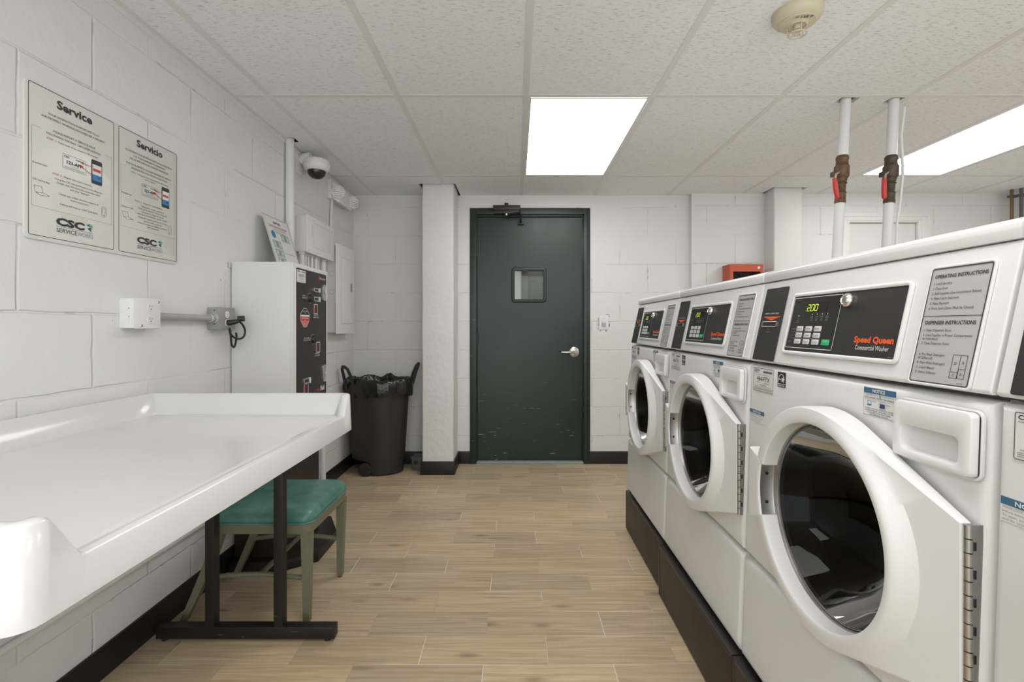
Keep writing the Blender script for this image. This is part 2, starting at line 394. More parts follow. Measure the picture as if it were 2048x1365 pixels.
    def build(s, name, parent=None, origin=(0, 0, 0), sharp=38.0):
        bm = s.bm
        bmesh.ops.remove_doubles(bm, verts=bm.verts, dist=1e-6)
        o = Vector(origin)
        for v in bm.verts: v.co -= o
        for f in bm.faces: f.smooth = True
        bm.normal_update(); th = math.radians(sharp)
        for e in bm.edges:
            if len(e.link_faces) == 2: e.smooth = e.calc_face_angle(0) < th
            else: e.smooth = False
        me = bpy.data.meshes.new(name); bm.to_mesh(me); bm.free()
        for m in s.ms: me.materials.append(m)
        ob = bpy.data.objects.new(name, me); COL.objects.link(ob)
        if parent: ob.parent = parent
        return ob
def recalc(mb): bmesh.ops.recalc_face_normals(mb.bm, faces=mb.bm.faces)
def tag(o, label=None, cat=None, group=None, kind=None):
    if label: o['label'] = label
    if cat: o['category'] = cat
    if group: o['group'] = group
    if kind: o['kind'] = kind
    return o
def root(name, loc, label=None, cat=None, group=None, kind=None):
    o = bpy.data.objects.new(name, None); COL.objects.link(o); o.location = loc; o.empty_display_size = .1
    return tag(o, label, cat, group, kind)
class Thing:
    """an Empty plus parts given in world coordinates"""
    def __init__(s, name, loc, label=None, cat=None, group=None, kind=None):
        s.o = root(name, loc, label, cat, group, kind); s.loc = loc
    def part(s, name, mb, parent=None, label=None, fix=True, sharp=38.0):
        if fix: recalc(mb)
        ob = mb.build(name, parent or s.o, s.loc, sharp)
        if label: ob['label'] = label
        return ob
def holes(mb, Mx, xs, ys, hs, m, h=0.0, depth=0.0):
    """rectangle with rectangular holes; optional thickness along -normal"""
    X = sorted({xs[0], xs[1], *[q for b in hs for q in (b[0], b[2])]}); Y = sorted({ys[0], ys[1], *[q for b in hs for q in (b[1], b[3])]})
    X = [x for x in X if xs[0] <= x <= xs[1]]; Y = [y for y in Y if ys[0] <= y <= ys[1]]
    for i in range(len(X)-1):
        for j in range(len(Y)-1):
            cx, cy = (X[i]+X[i+1])/2, (Y[j]+Y[j+1])/2
            if any(b[0] < cx < b[2] and b[1] < cy < b[3] for b in hs): continue
            mb.rect(Mx, X[i], Y[j], X[i+1], Y[j+1], m, h)
            if depth: mb.rect(Mx, X[i], Y[j], X[i+1], Y[j+1], m, h-depth)
    if depth:
        for b in hs + [(xs[0], ys[0], xs[1], ys[1])]:
            mb.fl(Mx, [(rr(*b, 0, 1), h), (rr(*b, 0, 1), h-depth)], m, cap1=False)

# ------------------------------------------------------------------ the room
LX, RX, BY, BY2, FY, STEP = -1.355, 4.07, 4.04, 3.98, -2.6, 1.454
LEFT = fr((LX, 0, 0), (0, 1, 0), (0, 0, 1))             # left wall frame: x -> depth, y -> height
BACK = fr((0, BY, 0), (1, 0, 0), (0, 0, 1))
D1 = (-.381, 0, .6245, 2.142)                            # green door with frame
D2 = (2.63, 0, 3.445, 2.09)
def struct(name, mb, **kw):
    o = mb.build(name, **kw); o['kind'] = 'structure'; return o
mb = MB(); mb.rect(fr((0, 0, 0), (1, 0, 0), (0, 1, 0)), LX-.15, FY-.1, RX+.1, 4.1, 'floor', 0); struct('floor', mb)
mb = MB(); mb.rect(LEFT, FY, 0, BY, CEIL+.02, 'wall_l', 0); struct('wall_left', mb)
mb = MB()
holes(mb, BACK, (LX, STEP), (0, CEIL+.02), [D1], 'wall_b')
mb.rect(fr((STEP, BY, 0), (0, -1, 0), (0, 0, 1)), 0, 0, BY-BY2, CEIL+.02, 'wall_b', 0)
holes(mb, fr((0, BY2, 0), (1, 0, 0), (0, 0, 1)), (STEP, RX), (0, CEIL+.02), [D2], 'wall_b')
struct('wall_back', mb)
mb = MB(); mb.rect(fr((RX, 0, 0), (0, -1, 0), (0, 0, 1)), -BY, 0, -FY, CEIL+.02, 'wall_l', 0); struct('wall_right', mb)
# wall behind the viewpoint left out so added world light brightens the room

GX = [.05+.61*k for k in range(-2, 7)]
GY = [3.517, 2.297, 1.077, -.143, -1.363, -2.583]
troff = [(.05, 2.297), (2.49, 2.297), (.05, -.143), (2.49, -.143), (-1.17+.0, -1.363), (1.27, -1.363)]
slots = [(-.748, 3.715, -.462, BY), (2.035, 3.81, 2.31, BY2), (1.566, 2.305, 1.655, 2.372), (1.805, 2.305, 1.892, 2.372), (LX, 2.805, -1.29, 2.872)]
CF = fr((0, 0, CEIL), (-1, 0, 0), (0, 1, 0))             # looking down: normal = -z
flipb = lambda b: (-b[2], b[1], -b[0], b[3])
lb = [(x+.014, y+.014, x+.61-.014, y+1.22-.014) for x, y in troff]
mb = MB()
holes(mb, CF, (-RX, -LX), (FY, BY), [flipb(b) for b in slots+lb], 'ceil')
mb.fl(CF, [(rr(-RX, FY, -LX, BY, 0, 1), 0), (rr(-RX, FY, -LX, BY, 0, 1), -.22)], 'void')
for b in slots[:4]:
    mb.fl(CF, [(rr(*flipb(b), 0, 1), 0), (rr(*flipb(b), 0, 1), -.018)], 'ceil', cap1=False)
ceil = struct('ceiling', mb)
mb = MB()
for x in GX: mb.plate(CF, -x-.0135, FY, -x+.0135, BY, -.001, .0015, 'grid', .0002)
for y in GY: mb.plate(CF, -RX, y-.0135, -LX, y+.0135, -.001, .0014, 'grid', .0002)
mb.box(LX, FY, CEIL-.024, LX+.003, BY, CEIL, 'grid'); mb.box(LX, FY, CEIL-.002, LX+.022, BY, CEIL, 'grid')
mb.build('ceiling_grid', ceil)

# columns
def column(name, x0, x1, y0, y1):
    mb = MB(); rows = []; nz_ = 40
    base = rr(x0, y0, x1, y1+.02, .012, 3)
    for k in range(nz_+1):
        z = .0+(CEIL+.05)*k/nz_; r = []
        for i, (x, y) in enumerate(base):
            d = noise.noise(Vector((x*5, y*5, z*4)))*.0045
            r.append((x+d*(1 if x > (x0+x1)/2 else -1), y-d if y < y1-.05 else y, z))
        rows.append(r)
    mb.loops(rows, 'column'); recalc(mb)
    return struct(name, mb)
column('trim_1', -.726, -.482, 3.74, BY); column('trim_2', 2.058, 2.285, 3.837, BY2)
# vinyl base
def baseb(name, segs):
    mb = MB()
    for x0, y0, x1, y1 in segs: mb.box(x0, y0, 0, x1, y1, .105, 'base', .002)
    recalc(mb); return struct(name, mb)
baseb('baseboard_left', [(LX-.01, FY, LX+.009, BY)])
baseb('baseboard_back', [(LX, BY-.009, -.73, BY+.01), (-.487, BY-.009, D1[0], BY+.01), (D1[2], BY-.009, STEP, BY+.01), (STEP, BY2-.009, D2[0], BY2+.01), (D2[2], BY2-.009, RX, BY2+.01),
      (-.737, 3.729, -.471, 3.74), (-.737, 3.731, -.727, BY), (-.482, 3.731, -.471, BY)])

# ------------------------------------------------------------------ ceiling lights
for i, (x, y) in enumerate(troff):
    lab = ['square bright ceiling light panel straight in front of the green door', 'long bright ceiling light panel above and behind the washers at right',
           'ceiling light panel overhead behind the viewpoint', 'ceiling light panel behind the viewpoint on the right',
           'ceiling light panel at the rear of the room by the left wall', 'ceiling light panel at the rear of the room in the middle'][i]
    t = Thing('ceiling_light', (x+.305, y+.61, CEIL), lab, 'light')
    mb = MB(); b = flipb((x+.014, y+.014, x+.596, y+1.206))
    mb.fl(CF, [(rr(*b, .001, 1), .0015), (rr(b[0]+.012, b[1]+.012, b[2]-.012, b[3]-.012, .001, 1), .0015), (rr(b[0]+.014, b[1]+.014, b[2]-.014, b[3]-.014, .001, 1), -.006)], 'grid', cap1=False)
    t.part('frame', mb)
    mb = MB(); mb.rect(CF, b[0]+.01, b[1]+.01, b[2]-.01, b[3]-.01, 'lamp', -.005); t.part('diffuser', mb, fix=False)

# ------------------------------------------------------------------ green door
d = Thing('door_1', (.12, BY, 0), 'dark green steel door with small wired glass window and lever handle', None, kind='structure')
mb = MB()
x0, x1, zt = D1[0], D1[2], D1[3]
for a, b, c_, e in ((x0, 0, x0+.052, zt), (x1-.052, 0, x1, zt)):
    mb.box(a, BY-.012, 0, c_, BY+.03, e, 'greenf', .003)
mb.box(x0+.052, BY-.0117, zt-.052, x1-.052, BY+.029, zt, 'greenf', .002)
for a, c_ in ((x0+.045, x0+.062), (x1-.062, x1-.045)): mb.box(a, BY+.012, 0, c_, BY+.16, zt-.05, 'greenf', .002)
mb.box(x0+.062, BY+.0125, zt-.066, x1-.062, BY+.16, zt-.049, 'greenf', .002)
d.part('door_frame', mb)
LXa, LXb, LZ = x0+.064, x1-.064, zt-.072
W0 = (-.012, 1.376, .240, 1.628)
mb = MB(); DF = fr((0, BY+.03, 0), (1, 0, 0), (0, 0, 1))
holes(mb, DF, (LXa, LXb), (.022, LZ), [W0], 'green', 0, .044)
leaf = d.part('door_leaf', mb)
mb = MB(); mb.rim(DF, W0[0]+.006, W0[1]+.006, W0[2]-.006, W0[3]-.006, .030, -.002, .006, 'greenp', .001); mb.rim(DF, W0[0]+.006, W0[1]+.006, W0[2]-.006, W0[3]-.006, .008, -.03, .010, 'greenp', .001)
d.part('window_trim', mb, leaf)
mb = MB(); mb.rect(DF, *W0, 'glass', -.025); d.part('window_glass', mb, leaf)
mb = MB(); s_ = .0165
k = -30
while k < 40:
    for sg in (1, -1):
        # diagonal wires clipped to the pane
        pts = []
        c0 = k*s_
        xa, xb = W0[0], W0[2]
        ya, yb = (W0[1]+c0, W0[1]+c0+(xb-xa)) if sg > 0 else (W0[3]-c0, W0[3]-c0-(xb-xa))
        P, Q = Vector((xa, ya)), Vector((xb, yb)); D = Q-P; t0, t1 = 0.0, 1.0
        for lo, hi, pp, dd in ((W0[1], W0[3], P.y, D.y),):
            ta, tb = sorted(((lo-pp)/dd, (hi-pp)/dd)); t0, t1 = max(t0, ta), min(t1, tb)
        if t1 > t0:
            A, B = P+D*t0, P+D*t1; mb.line(DF, A.x, A.y, B.x, B.y, .0011, 'label_grey', -.024)
    k += 1
d.part('wire_mesh', mb, leaf, fix=False)
mb = MB(); c = Vector((.495, BY+.03, H-.217))
mb.lathe(c, (0, -1, 0), [(.042, 0), (.044, .004), (.042, .010), (.034, .014), (.016, .016), (.014, .045), (.0, .047)], 'steel', 32)
mb.tube([c+Vector((0, -.042, 0)), c+Vector((-.02, -.05, 0)), c+Vector((-.07, -.050, -.001)), c+Vector((-.112, -.045, 0))], [.012, .011, .009, .007], 'steel', 12)
d.part('lever_handle', mb)
mb = MB()   # closer hung from the frame head
mb.box(-.185, BY-.070, H+.962, .040, BY-.012, H+1.000, 'dwood', .004); mb.box(-.178, BY-.066, H+.932, .034, BY-.012, H+.962, 'black', .003)
mb.cyl((-.075, BY-.04, H+1.0), (-.075, BY-.04, H+1.022), .016, 'black'); mb.cyl((-.075, BY-.05, H+.932), (-.075, BY-.05, H+.918), .014, 'steel')
cl = d.part('door_closer', mb)
mb = MB(); mb.tube([(-.075, BY-.055, H+.924), (.035, BY-.085, H+.935)], .008, 'black', 8); mb.tube([(.035, BY-.085, H+.94), (.043, BY-.05, H+.90), (.044, BY-.0, H+.868)], .008, 'black', 8)
mb.box(.020, BY-.002, H+.855, .072, BY+.03, H+.873, 'black', .006)
d.part('closer_arm', mb, cl)
mb = MB(); mb.box(x0+.055, BY-.01, 0, x1-.055, BY+.09, .018, 'stone', .003); d.part('threshold', mb)
mb = MB()
for z in (.32, 1.05, 1.82): mb.cyl((LXa-.004, BY+.026, z-.055), (LXa-.004, BY+.026, z+.055), .007, 'greenp', n=10)
d.part('hinge', mb)
# corridor beyond the glass
mb = MB(); HX0, HX1, HYE = -.9, 1.7, 8.0
HB = fr((0, HYE, 0), (1, 0, 0), (0, 0, 1))
mb.rect(HB, HX0, 0, HX1, 2.3, 'hallw', 0)
mb.rect(fr((HX0, 0, 0), (0, 1, 0), (0, 0, 1)), BY+.17, 0, HYE, 2.3, 'hallw', 0); mb.rect(fr((HX1, 0, 0), (0, -1, 0), (0, 0, 1)), -HYE, 0, -BY-.17, 2.3, 'hallw', 0)
mb.rect(fr((0, BY+.17, 0), (-1, 0, 0), (0, 0, 1)), -HX1, 0, -x1+.05, 2.3, 'hallw', 0); mb.rect(fr((0, BY+.17, 0), (-1, 0, 0), (0, 0, 1)), -x0-.05, 0, -HX0, 2.3, 'hallw', 0)
mb.rect(fr((0, BY+.17, 0), (-1, 0, 0), (0, 0, 1)), -x1+.05, zt-.05, -x0-.05, 2.3, 'hallw', 0)
struct('wall_corridor', mb)
mb = MB(); mb.rect(fr((0, 0, 0), (1, 0, 0), (0, 1, 0)), HX0, 4.1, HX1, HYE, 'hallw', 0); struct('floor_corridor', mb)
mb = MB(); mb.rect(fr((0, 0, 2.3), (-1, 0, 0), (0, 1, 0)), -HX1, BY, -HX0, HYE, 'hallw', 0); struct('ceiling_corridor', mb)
d3 = Thing('door_3', (.65, HYE, 0), 'dark green door at the end of the corridor, seen through wired glass', kind='structure')
mb = MB(); mb.box(.10, HYE-.05, 0, .205, HYE, 2.06, 'greyp', .004); mb.box(1.15, HYE-.05, 0, 1.25, HYE, 2.06, 'greyp', .004); mb.box(.10, HYE-.05, 1.98, 1.25, HYE, 2.07, 'greenp', .004); d3.part('door_frame', mb)
mb = MB(); mb.box(.205, HYE-.035, .01, 1.15, HYE-.002, 1.98, 'halld', .002); d3.part('door_leaf', mb)
hl = Thing('ceiling_light', (.3, 6.6, 2.29), 'ceiling light of the corridor behind the green door', 'light')
mb = MB(); mb.box(0, 6.0, 2.255, .6, 7.2, 2.299, 'lamp', .003); hl.part('diffuser', mb)

# ------------------------------------------------------------------ white door behind the washers
B2 = fr((0, BY2, 0), (1, 0, 0), (0, 0, 1))
d = Thing('door_2', (3.04, BY2, 0), 'plain white door with moulded white casing beyond the washers', kind='structure')
mb = MB(); mb.rect(B2, D2[0]-.02, 0, D2[2]+.02, D2[3]+.02, 'white2', -.021); mb.outline(B2, 2.755, .01, 3.318, 2.006, .002, 'grime', -.0200, .001)
d.part('door_leaf', mb, fix=False)
mb = MB()
for a, b, hh in ((0, .125, .008), (.012, .10, .014), (.03, .055, .021)):
    mb.box(D2[0]+a*1.0, BY2-hh, 0, D2[0]+b, BY2+.02, D2[3]-a*.6, 'painted', .003)
    mb.box(D2[2]-b, BY2-hh, 0, D2[2]-a, BY2+.02, D2[3]-a*.6, 'painted', .003)
    mb.box(D2[0]+b-.001, BY2-hh+.0003, D2[3]-b*.62, D2[2]-b+.001, BY2+.019, D2[3]-a*.6, 'painted', .002)
d.part('door_casing', mb)

# ------------------------------------------------------------------ washers
CY = 1.367; WW = .697
def FX(zr): return .668+.035*zr
def build_washer(label, num):
    loc = (1.0, CY-WW/2, .219)
    t = Thing('front_load_washer', loc, label, 'washing machine', 'front load washers in the row')
    Y = lambda u: CY-.002-u
    e = .693
    # cabinet: shell behind the front
    mb = MB(); cp = lambda x: [(x, Y(e), .222), (x, Y(0), .222), (x, Y(0), 1.050), (x, Y(e), 1.050)]
    mb.loops([cp(.69), cp(1.36)], 'white')     # open at the front, behind the front panels
    t.part('cabinet', mb)
    uc, zc = .380, -.398
    # upper front panel with round opening
    z0, z1 = .517-H, 1.047-H; n = 16
    def per(i0):
        a, b, c_, d_ = i0, z0+i0, e-i0, z1-i0; P = []
        for (xa, ya), (xb, yb) in (((c_, b), (c_, d_)), ((c_, d_), (a, d_)), ((a, d_), (a, b)), ((a, b), (c_, b))):
            for k in range(n): P.append((xa+(xb-xa)*k/n, ya+(yb-ya)*k/n))
        return P
    ref = per(0)
    circ = lambda r: [(uc+r*math.cos(a), zc+r*math.sin(a)) for a in [math.atan2(z-zc, u-uc) for u, z in ref]]
    W3 = lambda pts, dx: [(FX(z)+dx, Y(u), z+H) for u, z in pts]
    mb = MB(); mb.loops([W3(circ(.211), .0), W3(circ(.23), .0), W3(per(.016), 0), W3(per(.009), .0012), W3(per(.004), .005), W3(per(0), .013), W3(per(0), .10)], 'white', cap1=False)
    t.part('front_panel', mb, sharp=50)
    # lower panel
    mb = MB(); z0, z1 = .228-H, .507-H
    mb.loops([W3(per(0), .10), W3(per(0), .012), W3(per(.004), .004), W3(per(.009), .0008), W3(per(.016), 0)], 'white')
    t.part('lower_panel', mb, sharp=50)
    # drum
    mb = MB(); o = (.70, Y(uc), zc+H)
    mb.lathe(o, (1, 0, 0), [(.2105, -.046), (.211, -.02), (.213, 0), (.206, .012), (.205, .03), (.235, .05)], 'rubber', 48)
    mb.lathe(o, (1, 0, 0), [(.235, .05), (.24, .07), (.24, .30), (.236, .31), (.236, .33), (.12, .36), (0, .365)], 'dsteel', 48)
    for k in range(3):
        a = k*2*PI/3+.5; c_ = Vector((.75, Y(uc)+.225*math.cos(a), zc+H+.225*math.sin(a)))
        mb.tube([c_, c_+Vector((.28, 0, 0))], .03, 'dsteel', 8)
    t.part('drum', mb)
    # door ring
    R, BMP = .232, .262
    hx = [(R*math.cos(a), R*math.sin(a)) for a in [2*PI*i/180 for i in range(180)]] + [(.297, .117), (.297, -.143)]
    hx = sorted(set(hx))
    def cr(o_, a, b): return (a[0]-o_[0])*(b[1]-o_[1])-(a[1]-o_[1])*(b[0]-o_[0])
    lo, up = [], []
    for p in hx:
        while len(lo) >= 2 and cr(lo[-2], lo[-1], p) <= 0: lo.pop()
        lo.append(p)
    for p in reversed(hx):
        while len(up) >= 2 and cr(up[-2], up[-1], p) <= 0: up.pop()
        up.append(p)
    hull = lo[:-1]+up[:-1]
    def ray(a):
        dx, dy = math.cos(a), math.sin(a); best = 0
        for i in range(len(hull)):
            p, q = hull[i], hull[(i+1) % len(hull)]; ex, ey = q[0]-p[0], q[1]-p[1]; den = dx*ey-dy*ex
            if abs(den) < 1e-9: continue
            s1 = (p[0]*ey-p[1]*ex)/den; s2 = (p[0]*dy-p[1]*dx)/den
            if s1 > 0 and -1e-6 <= s2 <= 1+1e-6: best = max(best, s1)
        return best
    ah = math.asin(.088/.272); asl = math.asin(.074/.24)
    angs = sorted({round(2*PI*i/160, 5) for i in range(160)} | {round(math.atan2(.117, .297), 5), round(math.atan2(-.143, .297)+2*PI, 5),
        round(PI-ah, 5), round(PI-ah-.012, 5), round(PI+ah, 5), round(PI+ah+.012, 5), round(PI-asl, 5), round(PI-asl-.012, 5), round(PI+asl, 5), round(PI+asl+.012, 5)})
    rows = []
    for a in angs:
        dl = abs(a-PI); Ro = ray(a)
        if dl <= ah+1e-4: Ro = BMP/abs(math.cos(a)) - .004*(dl/ah)**2
        slot = dl <= asl+1e-4
        ca = math.cos(a)
        def xp(r):
            du = r*ca; return .6035+max(0, (du-.05)/.247)*.034
        def sm_(r):
            f = min(1, max(0, (r-.209)/.026)); f = f*f*(3-2*f); return .6005*(1-f)+xp(r)*f
        if slot: pr = [(.1960, .640), (.1964, .6385), (.199, .638), (.204, .638), (.2080, .638), (.2090, .636), (.2095, .606), (.2105, .602), (.214, .6008), (.219, .6008)]
        else: pr = [(.1960, .640), (.1964, .622), (.1967, .607), (.1974, .6032), (.1990, .6016), (.202, .6009), (.205, .6005), (.209, .6005), (.214, sm_(.214)), (.219, sm_(.219))]
        if dl <= ah+1e-4: q = [(.232, .6012), (.245, .6018), (Ro-.005, .6025), (Ro-.0015, .605), (Ro, .611)]
        elif Ro <= .24: q = [(.223, sm_(.223)), (.2265, sm_(.2265)), (Ro-.004, sm_(Ro-.004)), (Ro-.0012, sm_(Ro)+.002), (Ro, sm_(Ro)+.006)]
        else: q = [(.2265, sm_(.2265)), (.235, xp(.235)), (Ro-.004, xp(Ro-.004)), (Ro-.0012, xp(Ro)+.002), (Ro, xp(Ro)+.006)]
        pr += q+[(Ro, .650)]
        rows.append([(x, Y(uc+r*math.cos(a)), zc+r*math.sin(a)+H) for r, x in pr])
    mb = MB(); rc = MB(); nr = len(rows[0])
    for i in range(len(angs)):
        A, B = rows[i], rows[(i+1) % len(angs)]; a, b = angs[i], angs[(i+1) % len(angs)]
        sl = abs(a-PI) <= asl+1e-4 and abs(b-PI) <= asl+1e-4
        for k in range(nr-1):
            q = [A[k], B[k], B[k+1], A[k+1]]
            tgt = rc if (sl and k <= 5) else mb
            vs = [tgt.bm.verts.new(p) for p in q]; tgt.face(vs, tgt.mi('hinge' if tgt is rc else 'plastic'))
    bmesh.ops.remove_doubles(mb.bm, verts=mb.bm.verts, dist=1e-5); bmesh.ops.remove_doubles(rc.bm, verts=rc.bm.verts, dist=1e-5)
    door = t.part('door', mb, sharp=32)
    for sg in (-1, 1): rc.cyl((.620, Y(uc-.2045), zc+H+sg*.035), (.620, Y(uc-.2035), zc+H+sg*.035), .004, 'black', n=12)
    t.part('handle_recess', rc, door, 'grey recessed finger pull')
    mb = MB(); o = (.640, Y(uc), zc+H)
    mb.lathe(o, (1, 0, 0), [(.1965, -.003), (.1955, -.005), (.194, -.005), (.193, .001), (.1922, .004), (.1915, .0), (.1905, .0), (.190, .004), (.189, .012)], 'hinge', 64)
    t.part('door_glass_ring', mb, door)
    mb = MB()
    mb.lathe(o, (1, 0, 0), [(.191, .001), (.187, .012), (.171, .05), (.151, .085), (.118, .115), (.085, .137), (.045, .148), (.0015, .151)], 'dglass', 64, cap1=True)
    t.part('door_glass', mb, door)
    # piano hinge
    mb = MB(); hz0, hz1 = H-.541, H-.281; uh = .681
    mb.box(.645, Y(uh+.0045), hz0, .6595, Y(uh+.0025), hz1, 'hinge')
    for k in range(13):
        za = hz0+(hz1-hz0)*k/13; zb = za+(hz1-hz0)/13
        mb.cyl((.6425, Y(uh), za+.0008), (.6425, Y(uh), zb-.0008), .0056, 'hinge', n=14)
        if k % 2: mb.box(.6462, Y(uh+.0052), za+.004, .6495, Y(uh+.003), zb-.004, 'black')
    t.part('door_hinge', mb, door)
    # dispenser drawer
    F = fr((FX(-.17), Y(0), H), (0, -1, 0), (.035, 0, 1))       # x = u, y = height above eye level
    mb = MB()
    o8 = rr(.541, -.217, .683, -.124, .009, 5); c8 = [( .541+.004, -.217+.004, .683-.004, -.124-.004)]
    s1 = rr(.5585, -.2035, .6625, -.1625, .010, 5)
    mb.fl(F, [(o8, -.004), (o8, .008), (rr(.5425, -.2155, .6815, -.1255, .008, 5), .0115), (rr(.545, -.213, .679, -.128, .007, 5), .0125),
              (rr(.5555, -.2065, .6655, -.1595, .012, 5), .0125), (s1, .0105), (rr(.5605, -.2025, .6605, -.1655, .010, 5), -.012), (rr(.566, -.199, .655, -.172, .009, 5), -.017)], 'plastic')
    dr = t.part('detergent_drawer', mb)
    mb = MB(); mb.rim(F, .5405, -.2175, .6855, -.1235, .0035, -.003, .0012, 'white', .009); mb.rect(F, .683, -.214, .6855, -.127, 'black', .0006)
    t.part('drawer_surround', mb, dr)
    # console
    mb = MB(); yA, yB = Y(e), Y(0)
    prof = [(.6625, 1.061), (.6665, 1.056), (1.36, 1.056), (1.36, 1.275), (.712, 1.275), (.7085, 1.2715)]
    mb.extr([(x, 0, z) for x, z in prof], (0, yA, 0), (0, yB, 0), 'white', .0035, 3)
    con = t.part('console', mb)
    mb = MB(); prof = [(.7055, 1.2765), (.7045, 1.292), (.7062, 1.3), (.712, 1.3055), (.722, 1.3085), (.74, 1.31), (1.37, 1.31), (1.37, 1.2765)]
    mb.extr([(x, 0, z) for x, z in prof], (0, yA, 0), (0, yB, 0), 'white', .002, 2)
    t.part('lid', mb)
    C = fr((.66-.0004, Y(0), H-.097), (0, -1, 0), (.2196, 0, 1))
    mb = MB()
    mb.plate(C, .0215, .0062, .129, .2045, 0, .0012, 'panel', .003)
    mb.text(C, .075, .1322, 'INSERT CARD HERE', .0034, 'lt_ink', 'C', .068, off=.0018)
    mb.poly(C, [(.034, .1258), (.124, .1258), (.079, .1145)], 'orange', .0018)
    mb.rim(C, .0385, .0985, .109, .1100, .0018, .0012, .004, 'steel', .001); mb.rect(C, .0385, .0985, .109, .1100, 'black', .002)
    mb.text(C, .073, .090, 'smart', .0038, 'grey_ink', 'C', off=.0018); mb.line(C, .062, .0835, .086, .0835, .001, 'grey_ink', .0018)
    t.part('card_reader', mb, con, 'charcoal card reader strip with orange arrow', fix=False)
    mb = MB()
    mb.rim(C, .1675, .0383, .5158, .1733, .0085, -.001, .0042, 'white', .004)
    mb.plate(C, .1675, .0383, .5158, .1733, 0, .0010, 'panel', .004)
    mb.plate(C, .1705, .0462, .3452, .1693, .0008, .0014, 'dpanel', .002)
    mb.outline(C, .1705, .0462, .3452, .1693, .0013, 'lt_ink', .0018, .002)
    mb.rect(C, .2185, .1335, .302, .154, 'dispw', .0018)
    seg = {'2': 'abged', '0': 'abcdef'}
    for i, ch in enumerate('200'):
        bx = .2295+i*.0138; w_, h_ = .0095, .0146; by = .1355; q = .0016; sh = .12
        P = lambda x, y: (bx+x+sh*y, by+y)
        S7 = {'a': ((0, h_), (w_, h_)), 'b': ((w_, h_), (w_, h_/2)), 'c': ((w_, h_/2), (w_, 0)), 'd': ((0, 0), (w_, 0)), 'e': ((0, 0), (0, h_/2)), 'f': ((0, h_/2), (0, h_)), 'g': ((0, h_/2), (w_, h_/2))}
        for k in seg[ch]:
            a, b = S7[k]; A, B = P(*a), P(*b); mb.line(C, *A, *B, q, 'digit', .0024)
    mb.disc(C, .2415, .1352, .001, 'digit', .0024, 8)
    mb.poly(C, [(.198, .1255), (.2035, .1255), (.2008, .1225)], 'lt_ink', .0018); mb.text(C, .201, .1165, 'A', .0035, 'grey_ink', 'C', off=.0018)
    mb.text(C, .2005, .1118, 'DOOR', .0022, 'grey_ink', 'C', off=.0018); mb.text(C, .2000, .1078, 'LOCKED', .0022, 'grey_ink', 'C', off=.0018)
    for i, (x, s) in enumerate(((.2535, 'WASH'), (.2710, 'RINSE'), (.2890, 'SPIN'), (.3075, 'DONE'))):
        mb.disc(C, x, .1272, .0013, 'lt_ink', .0018, 10); mb.outline(C, x-.004, .1175, x+.004, .1225, .0007, 'grey_ink', .0018, .001)
        mb.text(C, x, .1120, s, .0024, 'grey_ink', 'C', off=.0018)
    for r, (v, x0_, lab_) in enumerate(((.0872, .2040, ('HOT', 'NORMAL', 'HEAVY')), (.0718, .2022, ('WARM', 'PERM', 'DELICATE')), (.0565, .2003, ('COLD', 'BRIGHT', 'EXTRA')))):
        mb.text(C, x0_-.020, v+.004, ('TEMP', 'CYCLE', 'SOIL')[r], .0022, 'grey_ink', 'L', .012, off=.0018)
        for c_ in range(3):
            kx = .2040+c_*.0338-.0012*0; mb.plate(C, kx, v, kx+.0245, v+.0118, .0012, .0026, 'key', .0022, .0006)
            mb.text(C, kx+.0045, v+.0035, ('O', 'S', '8', 'C', '-', 'I', 'I', 'L', 'I')[r*3+c_], .005, 'ink', 'C', off=.003)
            mb.text(C, kx+.0155, v+.0045, lab_[c_], .0026, 'ink' if not (r == 2 and c_ == 2) else 'red_ink', 'C', .012, off=.003)
            mb.disc(C, kx-.004, v+.006, .0011, 'grey_ink', .0018, 8)
        if r < 2: mb.line(C, .185, v-.0018, .300, v-.0018, .0007, 'grey_ink', .0018)
    mb.plate(C, .3068, .0562, .3325, .0690, .0012, .0028, 'go', .0022, .0006); mb.text(C, .3196, .0633, 'START', .0026, 'lt_ink', 'C', off=.0032)
    mb.text(C, .4065, .0668, 'Speed Queen', .0118, 'orange', 'L', .1010, .045, off=.0018)
    mb.text(C, .4135, .0523, 'Commercial Washer', .0092, 'lt_ink', 'L', .0860, off=.0018)
    mb.text(C, .506, .0405, '804207R1', .0018, 'grey_ink', 'C', off=.0018)
    t.part('control_panel', mb, con, 'charcoal control panel with keypad and green lit price display', fix=False)
    mb = MB(); mb.lathe(C @ Vector((.366, .1535, .001)), C.to_3x3() @ Vector((0, 0, 1)), [(.0145, 0), (.0155, .003), (.014, .008), (.0095, .012), (.0085, .010), (.0, .009)], 'chrome', 28)
    t.part('lock', mb, con, 'chrome key lock')
    mb = MB()
    mb.rim(C, .5565, .0060, .6615, .1968, .0035, -.001, .0022, 'white', .004)
    mb.plate(C, .5568, .0062, .6612, .1965, 0, .0010, 'label_grey', .004)
    mb.outline(C, .5572, .0066, .6608, .1961, .0014, 'ink', .0018, .004)
    mb.text(C, .610, .1795, 'OPERATING INSTRUCTIONS', .0058, 'ink', 'C', .0905, True, off=.0018)
    for i, s in enumerate(('1. Load Laundry', '2. Close Door', '3. Add Supplies (See Instructions Below)', '4. Make Cycle Selection', '5. Make Payment', '6. Press Start (Door Must be Closed)')):
        mb.text(C, .5655, .1685-.00832*i, s, .0042, 'ink', 'L', [.0330, .0275, .0850, .0500, .0350, .0780][i], off=.0018)
    mb.line(C, .5575, .1158, .6605, .1158, .0010, 'ink', .0018)
    mb.text(C, .609, .1022, 'DISPENSER INSTRUCTIONS', .0058, 'ink', 'C', .0880, True, off=.0018)
